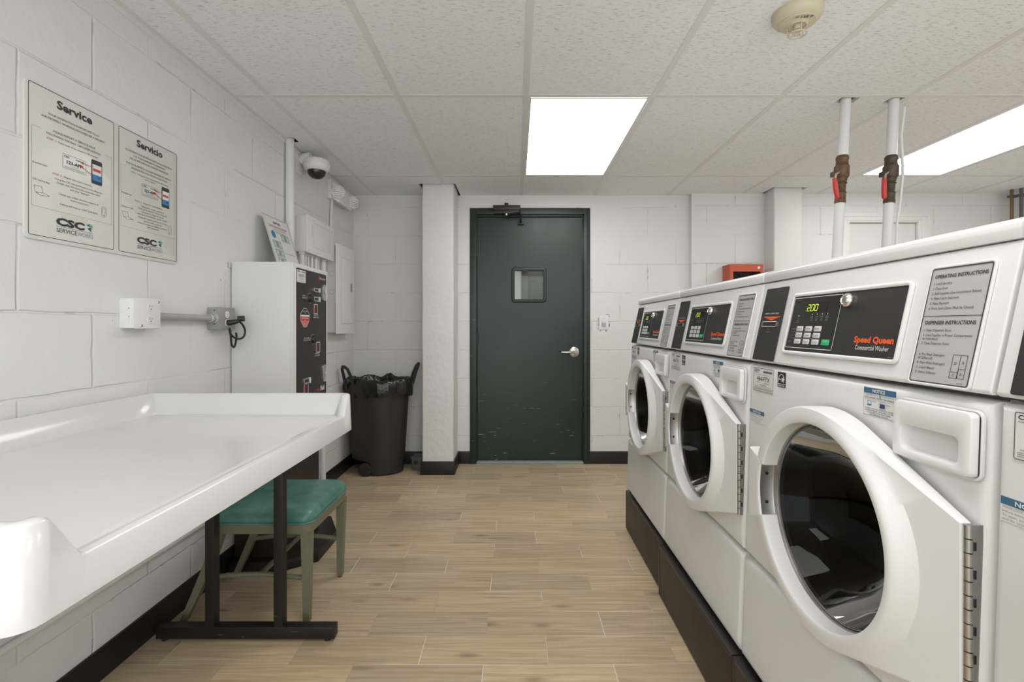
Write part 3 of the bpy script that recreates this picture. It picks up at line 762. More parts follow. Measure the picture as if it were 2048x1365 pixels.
    for v, s, w_ in ((.0905, '1. Open Dispenser Door', .050), (.0826, '2. Load Supplies in Proper Compartment', .086), (.0765, '    as Indicated', .0285), (.0690, '3. Close Dispenser Door', .051),
                     (.0505, 'A. Pre Wash Detergent', .048), (.0445, '    (If Offered)', .027), (.0368, 'B. Main Wash Detergent', .051), (.0290, 'C. Liquid Bleach', .034), (.0212, 'D. Fabric Softener', .039)):
        mb.text(C, .5655, v, s, .0040, 'ink', 'L', w_, off=.0018)
    for a in ((.628, .0180, .6525, .0545), (.628, .0180, .6410, .0280), (.6410, .0180, .6525, .0330)): mb.outline(C, *a, .0007, 'ink', .0018, .0001)
    mb.line(C, .6410, .018, .6410, .0545, .0007, 'ink', .0018)
    for x, y, s in ((.6345, .039, 'D'), (.6468, .041, 'A'), (.6345, .021, 'C'), (.6468, .023, 'B')): mb.text(C, x, y, s, .004, 'ink', 'C', off=.0018)
    mb.text(C, .648, .0100, '802719R1', .0018, 'ink', 'C', off=.0018)
    t.part('instruction_label', mb, con, 'grey instruction label with black border', fix=False)
    # stickers on the front
    Fs = lambda zr: fr((FX(zr)-.0004, Y(0), H+zr), (0, -1, 0), (.035, 0, 1))
    def number_plate(num, parent, shift=0.0):
        q = MB(); A = Fs(-.177)
        q.plate(A, .024, 0, .129, .0655, 0, .0006, 'paper', .003); q.outline(A, .0255, .0015, .1275, .064, .0010, 'ink', .0010, .003)
        q.text(A, .030, .0545, 'CSC', .0062, 'ink', 'L', .020, True, off=.0012); q.poly(A, [(.052, .0605), (.059, .0575), (.0545, .0545)], 'ink', .0012)
        q.line(A, .030, .0515, .052, .0515, .0012, 'grey_ink', .0012)
        for i in range(22): q.line(A, .078+i*.0020, .0520, .078+i*.0020, .0575, .0007+.0006*(i*7 % 3), 'ink', .0012)
        q.line(A, .044, .0460, .108, .0460, .0010, 'grey_ink', .0012)
        q.text(A, .077, .0290, num+'-FTX', .0125, 'ink', 'C', .066, off=.0012)
        q.line(A, .044, .0255, .062, .0255, .0013, 'grey_ink', .0012); q.line(A, .082, .0245, .108, .0245, .0013, 'grey_ink', .0012)
        q.text(A, .077, .0180, '1-877-264-6622', .0030, 'ink', 'C', .036, off=.0012); q.line(A, .034, .0150, .115, .0150, .0011, 'grey_ink', .0012)
        for y in (.0110, .0085, .0060): q.line(A, .030, y, .122, y, .0010, 'grey_ink', .0012)
        loc2 = Vector(loc)+Vector((0, shift, 0))
        if shift:
            for v in q.bm.verts: v.co.y += shift
        ob = q.build('number_plate', parent, tuple(loc2)); ob['label'] = 'white machine number sticker'
        return ob
    t.number_plate = number_plate; number_plate(num, t.o)
    mb = MB(); A = Fs(-.152)
    mb.plate(A, .147, .0, .1825, .0375, 0, .0006, 'ink', .0005); mb.rect(A, .148, .0075, .1815, .0087, 'lt_ink', .001)
    arc = [(.165+.0145*math.cos(a), .011+.021*math.sin(a)) for a in [PI*i/14 for i in range(2, 15)]]
    for p, q in zip(arc, arc[1:]): mb.line(A, *p, *q, .0018, 'lt_ink', .001)
    star = [(.172+(.0085 if i % 2 == 0 else .0036)*math.sin(i*PI/5+.2), .019+(.0085 if i % 2 == 0 else .0036)*math.cos(i*PI/5+.2)) for i in range(10)]
    for i in range(10): mb.poly(A, [(.172, .019), star[i], star[(i+1) % 10]], 'lt_ink', .0012)
    mb.poly(A, [(.149, .017), (.157, .0215), (.168, .0175), (.157, .0185)], 'lt_ink', .0012)
    mb.text(A, .1648, .002, 'ENERGY STAR', .0034, 'lt_ink', 'C', .030, True, off=.0012)
    t.part('efficiency_sticker', mb, None, 'black square sticker with white star', fix=False)
    mb = MB(); A = Fs(-.166)
    mb.plate(A, .449, 0, .526, .0515, 0, .0005, 'paper', .0005); mb.outline(A, .449, 0, .526, .0515, .0006, 'grey_ink', .001, .0005)
    mb.rect(A, .449, .0410, .526, .0515, 'blue_ink', .001); mb.text(A, .4865, .0432, 'NOTICE', .0062, 'lt_ink', 'C', .030, True, off=.0014)
    mb.text(A, .4535, .0365, 'High Efficiency', .0034, 'grey_ink', 'L', .030); mb.disc(A, .4895, .0375, .0028, 'grey_ink', .001, 12); mb.text(A, .4955, .0365, 'DETERGENT IS', .0032, 'grey_ink', 'L', .026)
    mb.text(A, .4875, .0315, 'RECOMMENDED FOR BEST PERFORMANCE', .0030, 'ink', 'C', .070); mb.line(A, .450, .0293, .525, .0293, .0005, 'grey_ink')
    mb.outline(A, .4585, .0180, .4685, .0275, .0006, 'ink', .001, .0001); mb.rect(A, .459, .0182, .468, .0212, 'blue2', .001); mb.line(A, .4685, .0272, .480, .0265, .0006, 'ink')
    mb.outline(A, .4870, .0155, .5065, .0285, .0006, 'grey_ink', .001, .006); mb.rect(A, .4895, .0170, .5015, .0250, 'navy', .001); mb.line(A, .503, .0245, .514, .0235, .0006, 'ink')
    for i, s in enumerate(('IF USING NON HE DETERGENT, AVOID', 'OVERSUDSING BY USING ONLY 1/3 THE', 'DETERGENT MANUFACTURERS', 'RECOMMENDED AMOUNT')):
        mb.text(A, .4875, .0118-.0036*i, s, .0026, 'ink', 'C', (.067, .067, .055, .045)[i])
    t.part('notice_sticker', mb, None, 'white notice sticker with blue header', fix=False)
    mb = MB(); A = Fs(-.262)
    mb.plate(A, .011, 0, .089, .033, 0, .0005, 'paper', .0005); mb.rect(A, .011, .0225, .089, .033, 'blue_ink', .001); mb.text(A, .050, .0247, 'NOTICE', .0062, 'lt_ink', 'C', .040, True, off=.0014)
    for i, s in enumerate(('DOOR LOCK LIGHT must be off', 'before attempting to open door.', 'To open, push start or wait', 'until the cycle is complete.')): mb.text(A, .0135, .0178-.0052*i, s, .0032, 'grey_ink', 'L', (.062, .071, .062, .055)[i])
    t.part('notice_sticker', mb, None, 'small white notice sticker with blue header at the panel edge', fix=False)
    return t
base_w = build_washer('white front-load washer numbered 484, nearest one seen whole', '484')
def copy_tree(o, parent=None, skip=()):
    c = o.copy(); COL.objects.link(c); c.parent = parent
    for ch in list(o.children):
        if ch.name.split('.')[0] in skip: continue
        copy_tree(ch, c, skip)
    return c
for k, num, lab in ((1, '483', 'white front-load washer numbered 483, between the near and the farthest washers'),
                    (2, '482', 'white front-load washer at the far end of the row, closest to the green door'),
                    (-1, '485', 'white front-load washer cut off by the right edge, only its far strip showing')):
    c = copy_tree(base_w.o, None, ('number_plate',)); c.location.y += .70*k; c['label'] = lab
    base_w.number_plate(num, c, .70*k)
# pedestals
for k, xf, lab in ((0, .615, 'dark brown plinth under the washer numbered 484'), (1, .614, 'dark brown plinth under the washer numbered 483'),
                   (2, .629, 'dark brown plinth under the far end washer, slightly set back'), (-1, .615, 'dark brown plinth under the washer at the right edge')):
    ya, yb = CY-.698+.70*k, CY-.002+.70*k - (.02 if k == 2 else 0)
    if k == 1: yb -= 0.0
    t = Thing('washer_plinth', (1.0, (ya+yb)/2, 0), lab, 'plinth', 'plinths under the washers')
    mb = MB(); mb.box(xf, ya, .008, xf+.018, yb, .219, 'dwood', .002); mb.box(xf+.018, ya+.003, .0, 1.33, yb-.003, .219, 'dwood', .002); t.part('brown_panel', mb)
    mb = MB(); mb.box(xf-.001, ya, .207, xf+.028, yb, .2205, 'bedge', .004); mb.box(xf-.001, yb-.012, .008, xf+.019, yb+.0005, .219, 'bedge', .002); t.part('black_edging', mb)

# ------------------------------------------------------------------ folding table
TX, TY0, TY1, TXB = -.600, .581, 1.790, -1.351
t = Thing('folding_table', ((TX+TXB)/2, 1.18, 0), 'large white moulded laundry folding table with raised edges on black metal legs', 'table')
def table_top():
    mb = MB(); zb, zr, zt = H-.378, H-.3155, H-.245
    # outer bottom outline, then inner floor; edge height varies around the outline
    pts = []
    def add(x, y, z, w): pts.append((x, y, z, w))
    nseg = 1
    # each station: outer bottom point, top outer, top inner, floor inner
    st = []
    i_ = .016
    def S_(xo, yo, nx, ny, zt_, wi):      # (nx,ny) inward direction
        flare = .008 if zt_ > zr+.01 else .003
        b = (xo, yo, zb); a = (xo+nx*flare*.6, yo+ny*flare*.6, zt_-.006); a2 = (xo+nx*(flare+.003), yo+ny*(flare+.003), zt_-.0008); c_ = (xo+nx*(flare+.016), yo+ny*(flare+.016), zt_); c2 = (xo+nx*(flare+.022), yo+ny*(flare+.022), zt_-.004)
        f = (xo+nx*wi, yo+ny*wi, H-.318); f2 = (xo+nx*(wi+.02), yo+ny*(wi+.02), H-.320)
        return [b, a, a2, c_, c2, f, f2]
    wi = .052
    # front edge (x = TX), from near to far
    r = .032
    def corner(cx, cy, a0, a1, zt_, wi, n=5):
        out = []
        for k in range(n+1):
            a = math.radians(a0+(a1-a0)*k/n); nx, ny = -math.cos(a), -math.sin(a)
            out.append((cx-nx*r, cy-ny*r, nx, ny))
        return [S_(*q, zt_, wi) for q in out]
    st += corner(TX-r, TY0+r, -90, 0, zt, wi)
    for y, z in ((TY0+.040, zt), (TY0+.048, zt-.004), (TY0+.088, zr+.003), (TY0+.098, zr)): st.append(S_(TX, y, -1, 0, z, wi if z > zr+.01 else .03))
    for k in range(1, 12): st.append(S_(TX, TY0+.098+(TY1-TY0-.196)*k/12, -1, 0, zr, .03))
    for y, z in ((TY1-.098, zr), (TY1-.088, zr+.003), (TY1-.048, zt-.004), (TY1-.040, zt)): st.append(S_(TX, y, -1, 0, z, wi if z > zr+.01 else .03))
    st += corner(TX-r, TY1-r, 0, 90, zt, wi)
    for k in range(1, 6): st.append(S_(TX-r+(TXB-TX+2*r)*k/6, TY1, 0, -1, zt, wi))
    st += corner(TXB+r, TY1-r, 90, 180, zt, wi)
    for k in range(1, 8): st.append(S_(TXB, TY1-r+(TY0-TY1+2*r)*k/8, 1, 0, zt, wi))
    st += corner(TXB+r, TY0+r, 180, 270, zt, wi)
    for k in range(1, 6): st.append(S_(TXB+r+(TX-TXB-2*r)*k/6, TY0, 0, 1, zt, wi))
    n = len(st); loops = [[s[k] for s in st] for k in range(7)]
    # keep floor stations inside the basin corners
    for lv in (5, 6):
        wi2 = .052 if lv == 5 else .072
        loops[lv] = [(min(max(x, TXB+wi2), TX-(.03 if lv == 5 else .05)) , min(max(y, TY0+wi2), TY1-wi2), z) for x, y, z in loops[lv]]
    loops = [[(x, y, zb) for x, y, z in [( p[0]+(-.012 if p[0] > -1 else .012), p[1]+(.012 if p[1] < 1.2 else -.012), zb) for p in loops[0]]]] + loops
    mb.loops(loops, 'gel', cap0=False, cap1=True)
    return mb
mb = table_top(); bmesh.ops.triangulate(mb.bm, faces=[f for f in mb.bm.faces if len(f.verts) > 6]); t.part('tabletop', mb, sharp=60)
mb = MB(); mb.box(TXB+.02, TY0+.02, H-.375, TX-.02, TY1-.02, H-.345, 'gelunder', .002); t.part('underside_board', mb)
for y0 in (1.756, .60):
    mb = MB()
    f = t.part
    mb = MB(); mb.box(-1.312, y0, .012, -.660, y0+.036, .056, 'bmetal', .0025)
    for x in (-1.287, -.690): mb.cyl((x, y0+.018, 0), (x, y0+.018, .014), .012, 'black', n=14)
    mb.disc(fr((0, 0, .0562), (1, 0, 0), (0, 1, 0)), -.7, y0+.018, .012, 'black', .0004)
    foot = t.part('foot_bar', mb)
    for x in (-1.132, -.882):
        mb = MB(); mb.box(x, y0, .055, x+.034, y0+.034, H-.374, 'bmetal', .002); t.part('leg', mb)

# ------------------------------------------------------------------ chair with green vinyl seat
t = Thing('side_chair', (-1.0, 2.04, 0), 'sage green metal chair with teal green vinyl seat tucked beside the folding table', 'chair')
SX0, SX1, SY0, SY1 = -1.17, -.785, 1.845, 2.255
mb = MB()
outl = lambda g: rr(SX0-g, SY0-g, SX1+g, SY1+g, .035+g, 6)
def dome(sc, z):
    cx, cy = (SX0+SX1)/2, (SY0+SY1)/2
    return [(cx+(x-cx)*sc, cy+(y-cy)*sc, z) for x, y in outl(.002)]
zs = .397
mb.loops([dome(.985, zs-.004), dome(1.0, zs+.002), dome(1.006, zs+.010), dome(1.0, zs+.020), dome(.975, zs+.031), dome(.93, zs+.040), dome(.86, zs+.048), dome(.74, zs+.055), dome(.5, zs+.061), dome(.2, zs+.062)], 'vinyl', cap0=True)
seat = t.part('seat', mb, sharp=80)
mb = MB(); mb.tube([(x, y, zs) for x, y in outl(.004)], .0035, 'vinyl', 8, closed=True); t.part('seat_piping', mb, seat)
mb = MB(); mb.loops([[(x, y, zs-.002) for x, y in outl(-.004)], [(x, y, zs-.002) for x, y in outl(.003)], [(x, y, zs-.040) for x, y in outl(.0)], [(x, y, zs-.040) for x, y in outl(-.02)]], 'sage', cap1=False)
mb.poly(fr((0, 0, 0), (1, 0, 0), (0, 1, 0)), outl(-.01), 'sage', zs-.010)
t.part('seat_frame', mb)
def tleg(top, bot, w0, w1, gl=True):
    mb = MB(); (x, y, z), (X, Y_, Z) = top, bot
    mb.loops([[(x+sx*w0, y+sy*w0, z) for sx, sy in ((-1, -1), (1, -1), (1, 1), (-1, 1))], [(X+sx*w1, Y_+sy*w1, Z+.012) for sx, sy in ((-1, -1), (1, -1), (1, 1), (-1, 1))]], 'sage', cap0=True)
    mb.cyl((X, Y_, 0), (X, Y_, .013), .009, 'brass', n=12)
    return mb
for top, bot in (((-.806, 1.866, .36), (-.806, 1.866, 0)), ((-.806, 2.232, .36), (-.806, 2.218, 0))): t.part('leg', tleg(top, bot, .0185, .012), sharp=30)
for ys in (1.872, 2.222):
    mb = MB(); pth = [(-1.285, .0), (-1.235, .12), (-1.180, .25), (-1.150, .34), (-1.150, .42), (-1.175, .55), (-1.215, .70)]
    rows = []
    for (x, z), w_ in zip(pth, (.012, .015, .018, .0195, .0195, .017, .014)):
        rows.append([(x+sx*w_, ys+sy*.0135, z+(.012 if z == 0 else 0)) for sx, sy in ((-1, -1), (1, -1), (1, 1), (-1, 1))])
    mb.loops(rows, 'sage', cap0=True); mb.cyl((-1.285, ys, 0), (-1.285, ys, .013), .009, 'brass', n=12); t.part('leg', mb, sharp=25)
mb = MB()
for ys in (1.872, 2.222):
    mb.tube([(-1.225, ys, .172), (-1.10, ys, .186), (-.98, ys, .190), (-.90, ys, .184), (-.81, ys, .174)], .010, 'sage', 8)
mb.tube([(-.995, 1.872, .184), (-.995, 2.222, .184)], .010, 'sage', 8)
t.part('stretcher', mb)
mb = MB(); mb.hexa([(-1.215, 1.872, .53), (-1.190, 1.872, .53), (-1.190, 2.222, .53), (-1.215, 2.222, .53), (-1.255, 1.872, .71), (-1.225, 1.872, .71), (-1.225, 2.222, .71), (-1.255, 2.222, .71)], 'vinyl', .010, 3); t.part('backrest', mb)

# ------------------------------------------------------------------ card machine on its stand
t = Thing('laundry_card_machine', (-1.2, 2.5, 0), 'tall white wall unit with black front panel selling laundry cards, on dark stand', 'card machine')
CXF = -1.060; CZ = H+.308
mb = MB(); mb.box(LX+.004, 2.291, .745, CXF-.012, 2.718, CZ, 'white2', .004); mb.box(CXF-.014, 2.291, .745, CXF, 2.718, CZ-.001, 'white2', .005); mb.box(LX+.002, 2.27, CZ-.03, LX+.008, 2.292, CZ-.005, 'steel', .001); t.part('cabinet', mb)
A = fr((CXF, 2.291, H), (0, 1, 0), (0, 0, 1))
mb = MB(); mb.rim(A, .033, -.40, .405, .285, .006, -.001, .003, 'white2', .008); mb.plate(A, .033, -.40, .405, .285, 0, .0015, 'panel', .008)
for i in range(7):      # dull red rings printed at the left edge
    r0 = .03+i*.022
    for k in range(20):
        a0, a1 = -PI/2+PI*k/20, -PI/2+PI*(k+1)/20
        p, q = (.036+r0*.72*math.cos(a0), .135+r0*math.sin(a0)), (.036+r0*.72*math.cos(a1), .135+r0*math.sin(a1))
        if p[1] < .26: mb.line(A, *p, *q, .004 if i < 3 else .0022, 'pink', .0019)
mb.rect(A, .034, -.395, .046, .12, 'pink', .0018)
def two(x, y, a, b, wd): mb.text(A, x, y, a, .0065, 'lt_ink', 'C', wd*.8, off=.0021); mb.text(A, x, y-.011, b, .0065, 'lt_ink', 'C', wd, off=.0021)
two(.120, .150, 'CREDIT', 'TERMINAL', .046); two(.266, .054, 'VIEW VALUE', 'INSERT CARD', .068); two(.152, -.063, 'BUY CARD', 'COMPLIMENTARY', .078); two(.282, -.148, 'ADD VALUE', 'CARD READER', .066)
mb.rect(A, .302, .250, .318, .272, 'red_ink', .0021); mb.text(A, .320, .254, 'Heartland', .0115, 'lt_ink', 'L', .070, off=.0021)
mb.text(A, .275, -.348, 'micro', .016, 'red_ink', 'L', .045, True, off=.0021); mb.text(A, .325, -.348, 'fluid', .026, 'lt_ink', 'L', .05, True, off=.0021)
for (x0_, y0_, x1_, y1_) in ((.242, .064, .288, .117), (.270, -.140, .318, -.084), (.122, -.345, .172, -.290)): mb.outline(A, x0_, y0_, x1_, y1_, .0035, 'lt_ink', .0021, .002); mb.rect(A, x0_+.005, y0_+.005, x1_-.005, y1_-.005, 'pink', .0019); mb.rect(A, x0_-.010, y0_+.003, x0_-.006, y1_, 'red_ink', .0021)
fp = t.part('front_panel', mb, None, 'black front panel with slots and printed instructions', fix=False)
mb = MB(); mb.plate(A, .041, .216, .140, .277, .0015, .0021, 'paper', .002); mb.text(A, .048, .266, 'CSC', .007, 'ink', 'L', .026, True, off=.0028)
for i in range(12): mb.line(A, .098+i*.003, .266, .098+i*.003, .272, .0012, 'ink', .0026)
mb.text(A, .092, .243, '010-FTX', .014, 'ink', 'C', .060, off=.0028); mb.line(A, .065, .237, .118, .235, .001, 'ink', .0026); mb.line(A, .075, .230, .110, .230, .0014, 'ink', .0026); mb.line(A, .050, .222, .130, .222, .001, 'grey_ink', .0026)
t.part('number_plate', mb, fp, 'white machine number sticker', fix=False)
mb = MB()
oc = [(.115, .091), (.150, .091), (.184, .060), (.184, .030), (.150, -.004), (.115, -.004), (.080, .030), (.080, .060)]
mb.poly(A, oc, 'lt_ink', .0019); q = [((x-.132)*.94+.132, (y-.0435)*.95+.0435) for x, y in oc]
mb.poly(A, q, 'ink', .0022); mb.poly(A, [(q[7][0], .046), (q[6][0], q[6][1]), q[5], q[4], q[3], (q[2][0], .046)], 'red_ink', .0025); mb.rect(A, .083, .048, .181, .057, 'lt_ink', .0026)
for y, s, w_ in ((.072, 'WELCOME', .05), (.063, 'TO', .012), (.0375, 'PLEASE READ', .075), (.0275, '&', .008), (.0185, 'INSTRUCTIONS', .085), (.0095, 'BEFORE USE', .07), (.002, 'THANK YOU', .05)): mb.text(A, .132, y, s, .0062, 'lt_ink', 'C', w_, off=.0029)
t.part('octagon_sticker', mb, fp, 'red and black octagonal sticker', fix=False)
for i, (x, y) in enumerate(((.178, .144), (.221, -.068))):
    mb = MB(); mb.lathe(A @ Vector((x, y, .0015)), (1, 0, 0), [(.025, 0), (.026, .003), (.0225, .005), (.021, .004), (.019, .014), (.015, .018), (0, .018)], 'black', 28); mb.lathe(A @ Vector((x, y, .002)), (1, 0, 0), [(.0268, 0), (.0268, .0035), (.0245, .0035)], 'steel', 28)
    t.part('knob', mb, fp)
for nm, b, mm in (('bill_slot', (.230, .180, .290, .203), 'steel'), ('card_slot', (.230, .130, .290, .156), 'steel'), ('card_slot', (.110, -.290, .170, -.262), 'steel')):
    mb = MB(); mb.rim(A, b[0]+.006, b[1]+.005, b[2]-.006, b[3]-.005, .005, .001, .009, mm, .001); mb.rect(A, b[0]+.006, b[1]+.008, b[2]-.006, b[3]-.008, 'black', .006); mb.rect(A, b[0]+.006, b[1]+.005, b[2]-.006, b[3]-.005, 'gbox', .004)
    mb.plate(A, b[2]+.002, b[1], b[2]+.010, b[3], .001, .012, 'lt_ink', .001); t.part(nm, mb, fp)
for y0_, y1_ in ((.141, .229), (-.306, -.213)):
    mb = MB(); mb.rim(A, .362, y0_+.006, .388, y1_-.006, .006, .001, .007, 'chrome', .001); mb.rect(A, .362, y0_+.006, .388, y1_-.006, 'gbox', .003); mb.cyl(A @ Vector((.375, (y0_+y1_)/2, .003)), A @ Vector((.375, (y0_+y1_)/2, .009)), .007, 'chrome', n=12)
    t.part('lock_handle', mb, fp)
mb = MB(); mb.box(LX+.012, 2.30, .05, -1.10, 2.70, .745, 'dwood', .003); t.part('stand', mb)
mb = MB(); pl = [(-.965, 2.36), (-.965, 2.60), (-1.07, 2.80), (LX+.012, 2.80), (LX+.012, 2.252), (-1.11, 2.252)]
mb.extr([(x, y, 0) for x, y in pl], (0, 0, 0), (0, 0, .050), 'bmetal', .002); t.part('base_plate', mb)

# leaning acrylic notice
t = Thing('leaning_notice', (-1.285, 2.65, CZ), 'clear acrylic price notice leaning on the wall atop the white card machine', 'sign')
ux = Vector((-.088, 0, .285)); Lh = ux.length; A = fr((-1.236, 2.512, CZ+.0015), (0, 1, 0), ux)
mb = MB(); mb.plate(A, 0, 0, .276, Lh, -.002, .0, 'paper', .002); mb.outline(A, .004, .003, .272, Lh-.003, .0012, 'grey_ink', .0006, .001); mb.outline(A, 0, 0, .276, Lh, .0022, 'label_grey', .0005, .002)
t.part('sheet', mb, fix=False)
mb = MB(); mb.text(A, .138, Lh-.040, 'HOW TO SAVE', .014, 'navy', 'C', .075, True)
for i, (a, b) in enumerate(((.045, .235), (.07, .22), (.085, .205))): mb.line(A, a, Lh-.060-.014*i, b, Lh-.060-.014*i, .004, 'grey_ink' if i else 'red_ink')
mb.line(A, .03, Lh-.053, .24, Lh-.053, .0035, 'grey_ink')
mb.disc(A, .062, .192, .022, 'blue2', .0008, 14)
def bill(x, y):
    mb.rect(A, x, y, x+.088, y+.042, 'mint', .0008); mb.outline(A, x, y, x+.088, y+.042, .003, 'gbox', .001, .0005); mb.rect(A, x+.03, y+.006, x+.056, y+.036, 'gbox', .001); mb.disc(A, x+.016, y+.021, .006, 'lt_ink', .001, 8); mb.disc(A, x+.07, y+.021, .006, 'lt_ink', .001, 8)
for x, y in ((.145, .165), (.030, .115), (.030, .066), (.030, .018)): bill(x, y)
for y in (.095, .045): mb.line(A, .135, y, .255, y, .003, 'grey_ink')
t.part('print', mb, fix=False)

# ------------------------------------------------------------------ wall sign
t = Thing('service_sign', (LX, 1.62, H+.46), 'large white two-panel bilingual service notice on the left block wall', 'sign')
A = fr((LX+.003, 1.324, H+.245), (0, 1, 0), (0, 0, 1))
mb = MB(); mb.plate(A, 0, 0, .600, .443, -.003, .003, 'sign', .015, .001); t.part('board', mb)
h0 = .0036
def y_(v): return v-.245
def x_(v): return v-1.324
def panel(nm, X0, X1, sc, es):
    mb = MB(); w_ = X1-X0; cx = (X0+X1)/2
    mb.outline(A, X0, .011, X1, .442-.003, .0017, 'ink', h0, .006)
    T = lambda y, s, h, m, wd, bold=False, x=None: mb.text(A, cx if x is None else x, y, s, h, m, 'C', wd, bold, off=h0+.0004)
    T(y_(.642), 'Servicio' if es else 'Service', .024, 'ink', .125 if es else .118, .032)
    if es: L1 = (('SU SATISFACCION ES IMPORTANTE PARA NOSOTROS', .225), ('Y EL FUNCIONAMIENTO APROPIADO', .155), ('DE LAS MAQUINAS ES NUESTRA PRIORIDAD', .185))
    else: L1 = (('YOUR SATISFACTION IS IMPORTANT TO US', .170), ('AND PROPERLY WORKING MACHINES ARE A PRIORITY', .212))
    for i, (s, wd) in enumerate(L1): T(y_(.612-.0125*i), s, .0064, 'ink', wd)
    yb = y_(.564) if not es else y_(.556)
    mb.line(A, X0+.010, yb, X0+.035, yb, .0007, 'grey_ink', h0); mb.line(A, X1-.035, yb, X1-.010, yb, .0007, 'grey_ink', h0)
    bo = y_(.339) if not es else y_(.345)
    mb.line(A, X0+.010, yb, X0+.010, bo, .0007, 'grey_ink', h0); mb.line(A, X1-.010, yb, X1-.010, bo, .0007, 'grey_ink', h0); mb.line(A, X0+.010, bo, X1-.010, bo, .0007, 'grey_ink', h0)
    if es: L2 = (('POR FAVOR, REPORTE CUALQUIER PROBLEMA DEL SERVICIO', .215), ('SIGUIENDO ESTE FACIL METODO DE DOS PASOS', .175))
    else: L2 = (('PLEASE REPORT A SERVICE ISSUE', .140), ('FOLLOWING THE EASY TWO-STEP METHOD', .182))
    for i, (s, wd) in enumerate(L2): T(y_(.567-.0125*i), s, .0064, 'ink', wd)
    mb.text(A, X0+.052, y_(.541), 'PASO 1' if es else 'STEP 1', .0052, 'red_ink', 'L', .028, off=h0+.0004)
    mb.text(A, X0+.083, y_(.541), ('- Anote el numero de identificacion (ID number)' if es else '- Take note of the machine ID number'), .0052, 'ink', 'L', .15 if es else .140, off=h0+.0004)
    if es: T(y_(.532), 'de la maquina', .005, 'ink', .05)
    ny0, ny1 = y_(.474), y_(.517); nx0, nx1 = X0+.102, X0+.180
    mb.outline(A, nx0, ny0, nx1, ny1, .0008, 'ink', h0, .002); mb.text(A, nx0+.004, ny1-.010, 'CSC', .006, 'ink', 'L', .018, True, off=h0+.0004)
    for i in range(10): mb.line(A, nx1-.034+i*.003, ny1-.009, nx1-.034+i*.003, ny1-.005, .0014, 'ink', h0)
    mb.text(A, (nx0+nx1)/2, ny0+.016, '123-APP', .0098, 'ink', 'C', .052, True, off=h0+.0004); mb.line(A, nx0+.022, ny0+.011, nx1-.022, ny0+.011, .001, 'grey_ink', h0)
    for q in (.004, .0065): mb.line(A, nx0+.005, ny0+q, nx1-.005, ny0+q, .0009, 'grey_ink', h0)
    px, py = X0+.199, y_(.456)
    mb.fl(A, [(rr(px, py, px+.040, py+.077, .005), h0)], 'ink', cap1=True) ; mb.rect(A, px+.003, py+.011, px+.037, py+.062, 'lt_ink', h0+.0005); mb.rect(A, px+.003, py+.011, px+.037, py+.030, 'blue2', h0+.0008); mb.rect(A, px+.005, py+.040, px+.034, py+.049, 'red_ink', h0+.0008); mb.rect(A, px+.022, py+.020, px+.034, py+.024, 'navy', h0+.001)
    for ya, yb2 in ((ny1-.010, py+.058), (ny0+.020, py+.030)):
        mb.line(A, nx1-.012, ya, nx1+.01, (ya*.4+yb2*.6)-.004, .0016, 'red_ink', h0+.0012); mb.line(A, nx1+.01, (ya*.4+yb2*.6)-.004, px+.008, yb2-.004, .0016, 'red_ink', h0+.0012)
        mb.poly(A, [(nx1-.020, ya+.002), (nx1-.010, ya-.003), (nx1-.011, ya+.006)], 'red_ink', h0+.0012)
    mb.text(A, X0+.012, y_(.459), 'Descargue Aqui' if es else 'Download Here', .0048, 'ink', 'L', .042, off=h0+.0004)
    mb.text(A, X0+.012, y_(.412), 'Aplicacion CSC' if es else 'CSC Service App', .0048, 'ink', 'L', .050, off=h0+.0004)
    mb.text(A, X0+.070, y_(.444), 'PASO 2' if es else 'STEP 2', .0052, 'red_ink', 'L', .028, off=h0+.0004); mb.text(A, X0+.101, y_(.444), '- Reporte el problema' if es else '- Report the service issue by:', .0052, 'ink', 'L', .100, off=h0+.0004)
    Ls = (('Utilizando nuestra aplicacion', .11), ('"CSC ServiceWorks Service Request"', .145), ('escanea el codigo de barras,', .11), ('seleccione el problema y enviar "Submit"', .15), ('Utilizando nuestra solicitud de servicio', .145), ('en linea www.cscsw.com', .09), ('Llame al numero de telefono gratuito al', .145), ('1-877-264-6622', .06)) if es else \
         (('Using the CSC ServiceWorks Service Request', .160), ('Simply scan the barcode, select the issue', .148), ('and click "Submit"', .065), ('', 0), ('Using our online service request at', .135), ('www.cscsw.com', .062), ('', 0), ('Calling toll free at 1-877-264-6622', .130))
    for i, (s, wd) in enumerate(Ls):
        if s: T(y_(.431)-.0098*i-(.002 if i > 3 else 0), s, .0050, 'ink', wd, x=cx+.015)
    lx, ly = X0+.016, y_(.372)
    for a, b in (((0, .024), (.022, .026)), ((.022, .026), (.026, .009)), ((.026, .009), (.004, .006)), ((.004, .006), (0, .024)), ((.004, .006), (.020, 0)), ((.020, 0), (.046, .004)), ((.046, .004), (.026, .009))): mb.line(A, lx+a[0], ly+a[1], lx+b[0], ly+b[1], .0009, 'ink', h0)
    mb.fl(A, [(rr(X1-.048, y_(.357), X1-.030, y_(.391), .006), h0), (rr(X1-.0472, y_(.3578), X1-.0308, y_(.3902), .005), h0)], 'ink', cap1=False); mb.outline(A, X1-.044, y_(.370), X1-.034, y_(.386), .0008, 'grey_ink', h0, .001); mb.disc(A, X1-.039, y_(.363), .003, 'grey_ink', h0, 10)
    mb.rect(A, cx-.045, y_(.318), cx+.045, y_(.335), 'tape', h0-.0004) if not es else None
    mb.text(A, cx-.062, y_(.300), 'CSC', .0205, 'ink', 'L', .094, .055, off=h0+.0004)
